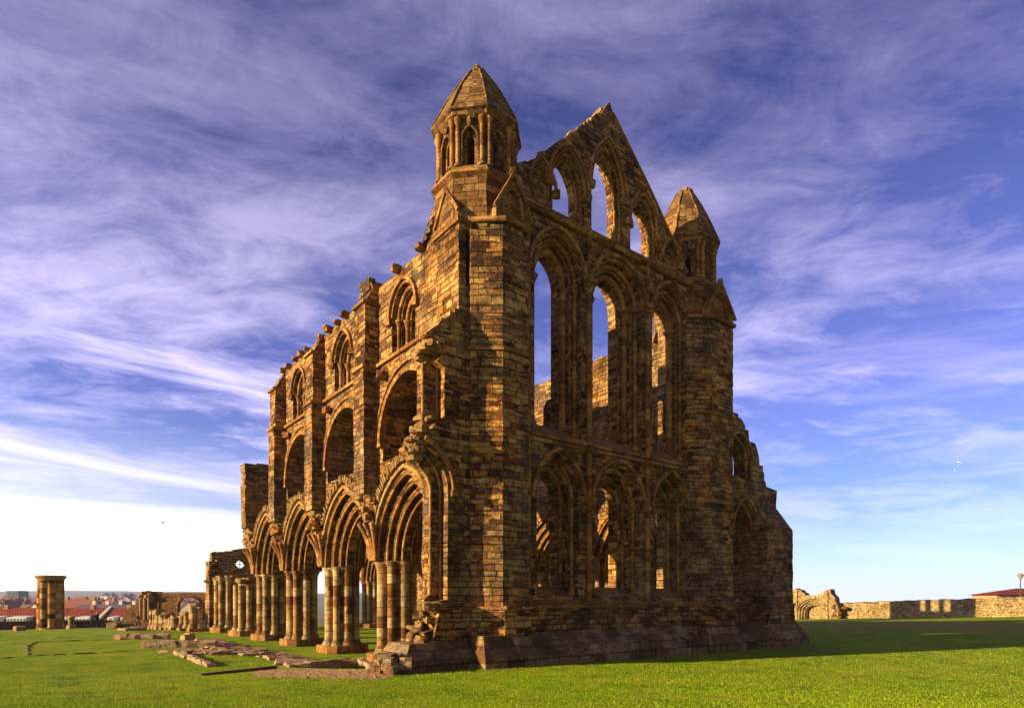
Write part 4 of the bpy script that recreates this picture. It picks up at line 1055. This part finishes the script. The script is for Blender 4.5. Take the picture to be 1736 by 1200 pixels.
def far_ground():
    """town valley and hills: one sheet rising to a moorland ridge"""
    m=MB(); import math as _m
    angs=[-50+2.0*k for k in range(34)]; rs=[170,260,380,520,700,950,1300,1700,2200,2900,3600]
    hs=[-24,-26,-26,-25,-22,-18,-8,4,16,27,33]
    rn=random.Random(9)
    G=[]
    for a in angs:
        row=[]
        for r,h in zip(rs,hs):
            th=_m.radians(a); rr=_m.tan(th)
            x=CX+F_PX*rr; q=at(x,HY,r)
            z=h+(rn.uniform(-2.5,2.5) if r>900 else 0)
            if r>2000: z+= 7*_m.sin(a*.16+1.0)+3*_m.sin(a*.47)+ (3 if a>-36 else 0)
            row.append((q.x,q.y,z))
        G.append(row)
    for i in range(len(angs)-1):
        for k in range(len(rs)-1): m.face([G[i][k],G[i+1][k],G[i+1][k+1],G[i][k+1]],smooth=True)
    mm,t,b=new_mat('moorland'); geo=t.a('ShaderNodeNewGeometry')
    n=t.noise(geo.outputs['Position'],.006,6,.65); mp=t.a('ShaderNodeMapping'); mp.inputs['Scale'].default_value=(.004,.004,.03); t.l.new(geo.outputs['Position'],mp.inputs[0])
    vo=t.a('ShaderNodeTexVoronoi'); t.l.new(mp.outputs[0],vo.inputs['Vector']); vo.inputs['Scale'].default_value=1.2
    c=t.mix(.5,t.ramp(n,[(.3,(.06,.09,.04)),(.5,(.13,.15,.07)),(.7,(.17,.14,.09))]),vo.outputs['Color'],'MULTIPLY')
    c=t.mix(.5,c,(.10,.12,.06))
    t.l.new(c,b.inputs['Base Color']); b.inputs['Roughness'].default_value=1
    tag(m.build('hills',mm),kind='structure')
far_ground()
TW=[plain('town_wall_cream',(.62,.50,.36),.9,.12,1),plain('town_wall_white',(.74,.70,.64),.9,.08,1),plain('town_wall_brick',(.42,.24,.15),.9,.2,1)]
TR_=[plain('town_roof_slate',(.09,.095,.13),.8,.2,1),plain('town_roof_red',(.19,.06,.035),.9,.25,1),plain('town_roof_brown',(.20,.13,.085),.9,.2,1)]
TG=plain('town_glass',(.05,.06,.08),.3,.1)
HP={}
def house_proto(wi,ri):
    t=thing('town_house','','house')
    m=MB(); m.box(-4.5,4.5,-3.5,3.5,-12,5); 
    m.face([(-4.5,-3.5,5),(-4.5,3.5,5),(-4.5,0,8)]); m.face([(4.5,-3.5,5),(4.5,3.5,5),(4.5,0,8)][::-1]); wo=m.build('wall',TW[wi],t)
    m=MB(); m.loft([[Vector(p) for p in ((x,-3.9,4.7),(x,0,8.1),(x,3.9,4.7),(x,3.7,4.6),(x,0,7.85),(x,-3.7,4.6))] for x in (-4.7,4.7)]); ro=m.build('roof',TR_[ri],t)
    for x in (-3.9,3.9):
        m=MB(); m.box(x-.4,x+.4,-.4,.4,7.2,8.9); m.build('chimney',TR_[2],ro)
    for x in (-2.8,0,2.8):
        for z in (.6,3):
            m=MB(); m.box(x-.5,x+.5,-3.58,-3.45,z,z+1.4); m.build('window',TG,t)
    return t
rn=random.Random(21)
cols=['cream','white','brick']; rcol=['slate','red','brown']
for wi,ri in ((0,0),(0,2),(1,0),(1,1),(2,1),(0,1)):
    HP[wi,ri]=[house_proto(wi,ri),False]
keys=list(HP); spots=[]
for D,n,y0,x0,x1 in ((230,9,1036,-20,245),(290,9,1031,-10,350),(380,12,1026.5,-10,350),(480,12,1023,-10,350),(620,10,1019,-10,350),(800,9,1016,-10,350)):
    for k in range(n):
        spots.append((x0+(x1-x0)*(k+.5)/n+rn.uniform(-9,9),y0+rn.uniform(-1.8,1.8),D*rn.uniform(.94,1.06)))
for i,(x,y,D) in enumerate(spots):
    k=keys[rn.randrange(len(keys))]; pr=HP[k]
    o=pr[0] if not pr[1] else copy_tree(pr[0]); pr[1]=True
    q=at(x,y,D); o.location=(q.x,q.y,q.z-5); o.rotation_euler=(0,0,math.radians(-38+rn.choice((0,0,90,15,-20,100))+rn.uniform(-8,8)))
    sc=rn.uniform(.8,1.25); o.scale=(sc*rn.uniform(.9,1.5),sc,sc)
    o['label']='distant %s town house with a %s roof among the crowded houses below the hills'%(cols[k[0]],rcol[k[1]])
    o['category']='house'; o['group']='distant %s town houses with %s roofs'%(cols[k[0]],rcol[k[1]])
for k,pr in HP.items():
    if not pr[1]:
        for c in list(pr[0].children_recursive): bpy.data.objects.remove(c)
        bpy.data.objects.remove(pr[0])
def big_blocks():
    # long slate-roofed terrace
    D=190; a=at(127,1030,D); s=D/F_PX; ux=Vector((AX[0],BX[0],0)); uy=Vector((AX[1],BX[1],0)); M=Matrix(((ux.x,uy.x,0),(ux.y,uy.y,0),(0,0,1))).to_4x4()
    t=thing('slate_terrace','long terrace with dark slate roof directly behind the red roof','building',tuple(a)); L=104*s
    m=MB(); m.box(0,L,0,7,-14,.0,M); m.build('wall',TW[1],t)
    m=MB(); m.loft([[M@Vector(p) for p in ((x,-.3,-.1),(x,3.5,6.2*s),(x,7.3,-.1))] for x in (-.2,L+.2)]); ro=m.build('roof',TR_[0],t)
    for k in range(4): 
        m=MB(); x=L*(.2+.22*k); m.box(x-.5,x+.5,3,4,6*s-.3,6*s+1.0,M); m.build('chimney',TW[0],ro)
    # four-turreted hall
    D=620; a=at(168,1019,D); s=D/F_PX
    t=thing('turreted_hall','large pale hall with two pairs of dark pyramid turret roofs on the far hillside','hall',tuple(a)); L=56*s
    m=MB(); m.box(0,L,0,14,-14,5*s,M); m.build('wall',TW[1],t)
    m=MB(); m.loft([[M@Vector(p) for p in ((x,-.5,5*s),(x,7,8*s),(x,14.5,5*s))] for x in (10*s,46*s)]); m.build('roof',TR_[0],t)
    for x in (8,18,40,49):
        m=MB(); c=x*s; w=5.2*s; m.loft([[M@Vector(p) for p in ((c-w,-1,z),(c+w,-1,z),(c+w,9,z),(c-w,9,z))] for z in (-14,9*s)]); to=m.build('turret',TW[1],t)
        m=MB(); b=[M@Vector(p) for p in ((c-w*1.15,-1.6,9*s),(c+w*1.15,-1.6,9*s),(c+w*1.15,9.6,9*s),(c-w*1.15,9.6,9*s))]; ap=M@Vector((c,4,15*s))
        for i in range(4): m.face([b[i],b[(i+1)%4],ap])
        m.face(b[::-1]); m.build('turret_roof',TR_[0],to)
    D=420; a=at(11,1019,D); s=D/F_PX
    t=thing('tower_block','dark flat-topped block rising above the roofs at the far left','tower block',tuple(a))
    m=MB(); m.box(0,20*s,0,9,-16,17*s,M); wo=m.build('wall',plain('dark_block',(.12,.13,.14),.9,.2,.6),t)
    m=MB(); m.box(-.15,20*s+.15,-.15,9.15,17*s,17*s+.5,M); m.build('parapet',plain('block_cap',(.2,.2,.2),.9,.2,.6),t)
    for r in range(3):
        for c in range(4):
            g=MB(); g.box((2.5+c*4.3)*s,(4.7+c*4.3)*s,-.12,.03,(3+r*4.6)*s,(5.6+r*4.6)*s,M); g.build('window',TG,t)
big_blocks()

# ---- people
def skin_body(name,pts,edges,mat,parent,sub=1):
    me=bpy.data.meshes.new(name); me.from_pydata([p for p,r in pts],edges,[]); me.update()
    o=bpy.data.objects.new(name,me); COL.objects.link(o); o.parent=parent
    md=o.modifiers.new('skin','SKIN'); 
    for v,(p,r) in zip(me.skin_vertices[0].data,pts): v.radius=(r,r)
    me.skin_vertices[0].data[0].use_root=True
    sb=o.modifiers.new('sub','SUBSURF'); sb.levels=sub; sb.render_levels=sub
    me.materials.append(mat); return o
M_SKIN=plain('skin',(.50,.28,.19),.6,.08)
def person(x,y,D,face,label,coat,legs,hair,pose='stand',group=None,scarf=None,hat=False):
    q=at(x,y,D); z=ground_z(q.x,q.y)
    t=thing('person',label,'person',(q.x,q.y,z),group); t.rotation_euler=(0,0,face)
    st=.22 if pose=='walk' else .06
    J=[((0,0,.95),.15),((0,0,1.15),.15),((0,0,1.38),.16),((0,0,1.50),.065),((0,.01,1.58),.085),((0,.02,1.68),.095),((0,.01,1.76),.06),
       ((.09,0,.90),.105),((.10,st,.50),.075),((.10,st*1.2-.02,.09),.05),((.10,st*1.2+.14,.04),.04),
       ((-.09,0,.90),.105),((-.10,-st*.6,.50),.075),((-.10,-st*1.5,.09),.05),((-.10,-st*1.5+.14,.04),.04)]
    E=[(0,1),(1,2),(2,3),(3,4),(4,5),(5,6),(0,7),(7,8),(8,9),(9,10),(0,11),(11,12),(12,13),(13,14)]
    def arm(s,el,wr):
        i=len(J); J.extend([((s*.20,0,1.40),.065),(el,.048),(wr,.034)]); E.extend([(2,i),(i,i+1),(i+1,i+2)])
        w=Vector(wr); d=(w-Vector(el)).normalized(); side=d.cross(Vector((0,0,1))); side=side.normalized() if side.length>.1 else Vector((1,0,0))
        k=len(J); J.append((tuple(w+d*.06),.030)); E.append((i+2,k))
        for f in range(4):
            b=w+d*.10+side*(-.027+.018*f); L=(.06,.075,.07,.055)[f]; J.append((tuple(b),.009)); J.append((tuple(b+d*L*.55+Vector((0,.01,-.008))),.008)); J.append((tuple(b+d*L*.9+Vector((0,.03,-.02))),.007)); E.extend([(k,len(J)-3),(len(J)-3,len(J)-2),(len(J)-2,len(J)-1)])
        b=w+d*.03+side*.035; J.append((tuple(b),.010)); J.append((tuple(b+d*.035+side*.022),.009)); E.extend([(k,len(J)-2),(len(J)-2,len(J)-1)])
    if pose=='hold': arm(1,(.26,.14,1.16),(.12,.34,1.28)); arm(-1,(-.26,.14,1.16),(-.12,.34,1.28))
    elif pose=='walk': arm(1,(.27,-.10,1.14),(.27,.02,.90)); arm(-1,(-.27,.08,1.14),(-.25,.22,.92))
    else: arm(1,(.26,-.02,1.14),(.25,.05,.88)); arm(-1,(-.26,-.02,1.14),(-.25,.05,.88))
    skin_body('body',J,E,M_SKIN,t)
    # coat, trousers, shoes, hair and face
    def cl(name,rings,mat,n=12):
        m=MB(); R=[]
        for (cx,cy,cz,rx,ry) in rings: R.append([Vector((cx+rx*math.cos(2*PI*k/n),cy+ry*math.sin(2*PI*k/n),cz)) for k in range(n)])
        m.loft(R); m.sm=[len(f)==4 for f in m.f]; return m.build(name,mat,t)
    CO=plain('coat_'+label[:12],coat,.9,.2,20); LE=plain('trousers_'+label[:12],legs,.9,.2,20)
    co=cl('coat',[(0,0,.78,.21,.17),(0,0,1.0,.20,.155),(0,0,1.2,.20,.155),(0,0,1.36,.225,.15),(0,0,1.44,.16,.12),(0,0,1.51,.085,.085)],CO)
    m=MB(); 
    n0=[i for i in range(15,len(J))]
    for base in (15,15+3+1+12+2):
        a,b,c=J[base][0],J[base+1][0],J[base+2][0]; m.tube([a,b,c],.06,8,radii=[.085,.068,.052])
    m.build('sleeve',CO,co)
    for i in (7,11):
        m=MB(); m.tube([J[i][0],J[i+1][0],J[i+2][0]],.08,8,radii=[.12,.092,.075]); m.build('trouser_leg',LE,t)
        m=MB(); f=J[i+2][0]; m.rock((f[0],f[1]+.06,.045),.10,.27,.09,.05,0); m.build('shoe',plain('shoe',(.03,.025,.02),.6,.1),t)
    m=MB()
    for k in range(5): pass
    R=[]
    for f in range(5):
        a=f/4*PI/2; R.append([Vector((.105*math.cos(a)*math.cos(2*PI*k/12),-.005+.115*math.cos(a)*math.sin(2*PI*k/12)+(.0 if f else -.02),1.69+.115*math.sin(a)+(0 if math.sin(2*PI*k/12)>.2 or f else -.10))) for k in range(12)])
    m.loft(R); m.build('hat' if hat else 'hair',plain('hair_'+label[:12],hair,.9,.2,20),t)
    m=MB(); m.rock((0,.118,1.655),.025,.04,.04,.1,0)
    for s in (-1,1): m.rock((s*.105,.01,1.66),.02,.05,.06,.1,0)
    m.build('nose_and_ears',M_SKIN,t)
    m=MB()
    for s in (-1,1): m.rock((s*.036,.108,1.685),.022,.015,.014,.1,0)
    m.rock((0,.105,1.612),.05,.015,.012,.1,0); m.build('eyes_and_mouth',plain('features',(.05,.025,.02),.6,.1),t)
    if scarf:
        cl('scarf',[(0,0,1.44,.13,.12),(0,0,1.48,.13,.12),(0,0,1.53,.11,.11)],plain('scarf',scarf,.9,.2,20))
    return t
person(156,1067,68,math.radians(-70),'person in dark green jacket standing on the left, head turned to a companion',(.012,.03,.022),(.01,.01,.012),(.02,.018,.016),'stand','pair standing on the far lawn',hat=True)
person(165,1067,68.5,math.radians(60),'person in black coat with a red scarf standing on the right of the pair',(.008,.008,.01),(.008,.008,.01),(.25,.16,.08),'hold','pair standing on the far lawn',scarf=(.5,.05,.03))
person(234,1056,69,math.radians(-110),'person in brown coat walking alone in front of the far arch wall',(.16,.09,.04),(.03,.03,.05),(.12,.06,.03),'walk')
# ---- gulls
def gull(x,y,D,rz,label,flap):
    q=at(x,y,D); t=thing('gull',label,'gull',tuple(q),'gulls in the sky'); t.rotation_euler=(0,0,rz)
    W=plain('gull_white',(.75,.74,.72),.8,.05); G=plain('gull_grey',(.35,.36,.38),.8,.1)
    m=MB(); m.tube([(0,-.26,0),(0,-.2,.0),(0,-.05,.0),(0,.12,.01),(0,.2,.03),(0,.26,.035),(0,.31,.02)],.06,8,radii=[.01,.035,.075,.07,.045,.042,.01]); bo=m.build('body',W,t); bo['label']='white rounded body with short tail'
    for s in (-1,1):
        m=MB(); P=[(0,.02,.03,.13),(.25,.05,.03+.16*flap,.12),(.5,.0,.03+.12*flap,.085),(.72,-.09,.03+.02*flap,.015)]
        R=[[Vector((s*a,b+w/2*1.3,c)),Vector((s*a,b,c+.015)),Vector((s*a,b-w*.7,c)),Vector((s*a,b,c-.008))] for a,b,c,w in P]
        m.loft(R); m.build('wing',G,t)
gull(1627,783,85,.6,'white gull highest on the right, right of the towers',1)
gull(1618,797,88,2.2,'gull just below and left of the other gull on the right',.4)
gull(276,886,80,1.2,'gull over the left horizon, left one of two',.8)
gull(321,888,86,2.8,'gull over the left horizon, nearer to the abbey',-.3)

# ---- thin sea haze over the valley
hz=MB(); hz.box(-3900,3900,-3900,3900,-64,56)
hm=bpy.data.materials.new('haze_air'); hm.use_nodes=True; hm.node_tree.nodes.clear(); ht=NT(hm.node_tree)
pv=ht.a('ShaderNodeVolumePrincipled'); pv.inputs['Color'].default_value=(.70,.72,1.0,1); pv.inputs['Density'].default_value=.00019; pv.inputs['Anisotropy'].default_value=.2
ho=ht.a('ShaderNodeOutputMaterial'); hm.node_tree.links.new(pv.outputs[0],ho.inputs['Volume'])
tag(hz.build('haze',hm),kind='stuff')

# ================================================================== sky, sun, camera
w=bpy.data.worlds.new('World'); scene.world=w; w.use_nodes=True; nt=w.node_tree; nt.nodes.clear(); t=NT(nt)
out=t.a('ShaderNodeOutputWorld'); bg=t.a('ShaderNodeBackground'); nt.links.new(bg.outputs[0],out.inputs[0])
sky=t.a('ShaderNodeTexSky',sky_type='NISHITA'); sky.sun_disc=False; sky.sun_elevation=SUN_EL; sky.sun_rotation=math.atan2(-math.cos(SUN_TH),math.sin(SUN_TH)); sky.air_density=1.0; sky.dust_density=.6; sky.ozone_density=2.0
tc=t.a('ShaderNodeTexCoord'); dr=tc.outputs['Generated']
sp=t.a('ShaderNodeSeparateXYZ'); t.l.new(dr,sp.inputs[0]); X,Y,Z=sp.outputs
zz=t.math('ADD',t.math('MAXIMUM',Z,0.0),.09)
pr=t.math('DIVIDE',t.math('ADD',t.math('MULTIPLY',X,AX[0]),t.math('MULTIPLY',Y,BX[0])),zz)
pf=t.math('DIVIDE',t.math('ADD',t.math('MULTIPLY',X,AX[1]),t.math('MULTIPLY',Y,BX[1])),zz)
def cloudvec(sr,sf,rot,ox):
    c,s=math.cos(rot),math.sin(rot)
    a=t.math('ADD',t.math('MULTIPLY',pr,c),t.math('MULTIPLY',pf,-s)); b=t.math('ADD',t.math('MULTIPLY',pr,s),t.math('MULTIPLY',pf,c))
    v=t.a('ShaderNodeCombineXYZ'); t.l.new(t.math('MULTIPLY_ADD',a,sr,ox),v.inputs[0]); t.l.new(t.math('MULTIPLY',b,sf),v.inputs[1]); return v.outputs[0]
n1=t.noise(cloudvec(.55,1.0,-.12,3.1),1.3,11,.64,.5)
n2=t.noise(cloudvec(1.6,2.2,.15,8.7),2.2,10,.66,.6)
n3=t.noise(cloudvec(.18,.35,.1,1.7),1.0,4,.5,.4)
den=t.math('ADD',t.math('MULTIPLY',n1,.62),t.math('ADD',t.math('MULTIPLY',n2,.34),t.math('MULTIPLY',n3,.42)))
CLOUD=t.ramp(den,[(.62,0.0),(.70,.32),(.79,.74),(.89,.97)])
# fewer clouds in the clear band above the horizon
CLOUD=t.math('MULTIPLY',CLOUD,t.ramp(Z,[(.03,.10),(.16,.40),(.30,1.0)]))
az=t.math('ARCTAN2',t.math('ADD',t.math('MULTIPLY',X,AX[0]),t.math('MULTIPLY',Y,BX[0])),t.math('ADD',t.math('MULTIPLY',X,AX[1]),t.math('MULTIPLY',Y,BX[1])))
def streakvec(sa,sz,tilt,o):
    v=t.a('ShaderNodeCombineXYZ'); t.l.new(t.math('MULTIPLY_ADD',az,sa,o),v.inputs[0]); t.l.new(t.math('MULTIPLY_ADD',az,tilt*sz,t.math('MULTIPLY',Z,sz)),v.inputs[1]); return v.outputs[0]
s1=t.ramp(t.noise(streakvec(2.2,16,.05,4.3),1.0,8,.62,.5),[(.49,0.0),(.56,.40),(.66,1.0)])
s1=t.math('MULTIPLY',s1,t.ramp(Z,[(.10,0.0),(.16,.55),(.24,1.0),(.34,.85),(.46,.25),(.6,.0)]))
s1=t.math('MULTIPLY',s1,t.ramp(t.math('MULTIPLY_ADD',az,.5,.5),[(.05,1.0),(.38,.9),(.56,.35),(.8,.25)]))
s2=t.math('MULTIPLY',t.ramp(t.noise(streakvec(1.2,26,-.02,9.1),1.0,6,.55,.3),[(.60,0.0),(.72,.8)]),t.ramp(Z,[(.04,0.0),(.08,.5),(.2,.5),(.3,0.0)]))
CLOUD=t.math('MAXIMUM',CLOUD,t.math('MAXIMUM',s1,s2))
side=t.math('ADD',t.math('MULTIPLY',X,-math.cos(SUN_TH)),t.math('MULTIPLY',Y,math.sin(SUN_TH)))
glow=t.math('MULTIPLY',t.ramp(t.math('MULTIPLY_ADD',side,.5,.5),[(.40,0.0),(.66,1.0)]),t.ramp(Z,[(.0,1.0),(.09,.9),(.13,.2),(.24,0.0)]))
tint=t.mix(t.ramp(Z,[(.02,0.0),(.30,1.0)]),(.66,.92,1.5),(.92,.74,1.50))
base=t.mix(1.0,sky.outputs[0],tint,'MULTIPLY')
SKY_S=.06
ccol=t.mix(t.ramp(Z,[(.1,0.0),(.6,1.0)]),(13,11.4,14.8),(5.6,4.9,8.6))
base=t.mix(t.math('MULTIPLY',CLOUD,.75),base,ccol)
base=t.mix(t.ramp(Z,[(0.0,.75),(.05,.45),(.12,0.0)]),base,(7.2,9.0,11))
base=t.mix(glow,base,(21,19.5,17))
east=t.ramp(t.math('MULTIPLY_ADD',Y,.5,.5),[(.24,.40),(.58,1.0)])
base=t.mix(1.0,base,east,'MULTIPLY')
base=t.mix(1.0,base,t.ramp(Z,[(.28,1.0),(.60,.62)]),'MULTIPLY')
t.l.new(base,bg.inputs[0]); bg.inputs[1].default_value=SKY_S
sd=bpy.data.lights.new('sun','SUN'); sd.energy=5.0; sd.angle=math.radians(.5); sd.color=(1,.76,.42)
so=bpy.data.objects.new('sun',sd); COL.objects.link(so)
dirv=Vector((-math.cos(SUN_TH)*math.cos(SUN_EL),math.sin(SUN_TH)*math.cos(SUN_EL),math.sin(SUN_EL)))
so.rotation_euler=dirv.to_track_quat('Z','Y').to_euler()
cd=bpy.data.cameras.new('camera'); cam=bpy.data.objects.new('camera',cd); COL.objects.link(cam); scene.camera=cam
cam.location=CAM
fw=Vector((AX[1],BX[1],0)); cam.rotation_euler=(-fw).to_track_quat('Z','Y').to_euler()
cd.sensor_width=36; cd.lens=F_PX/1736*36; cd.shift_y=(HY-600)/1736; cd.clip_start=.1; cd.clip_end=9000
scene.view_settings.view_transform='Standard'; scene.view_settings.look='None'; scene.view_settings.exposure=1.3; scene.view_settings.gamma=1
scene.cycles.max_bounces=6
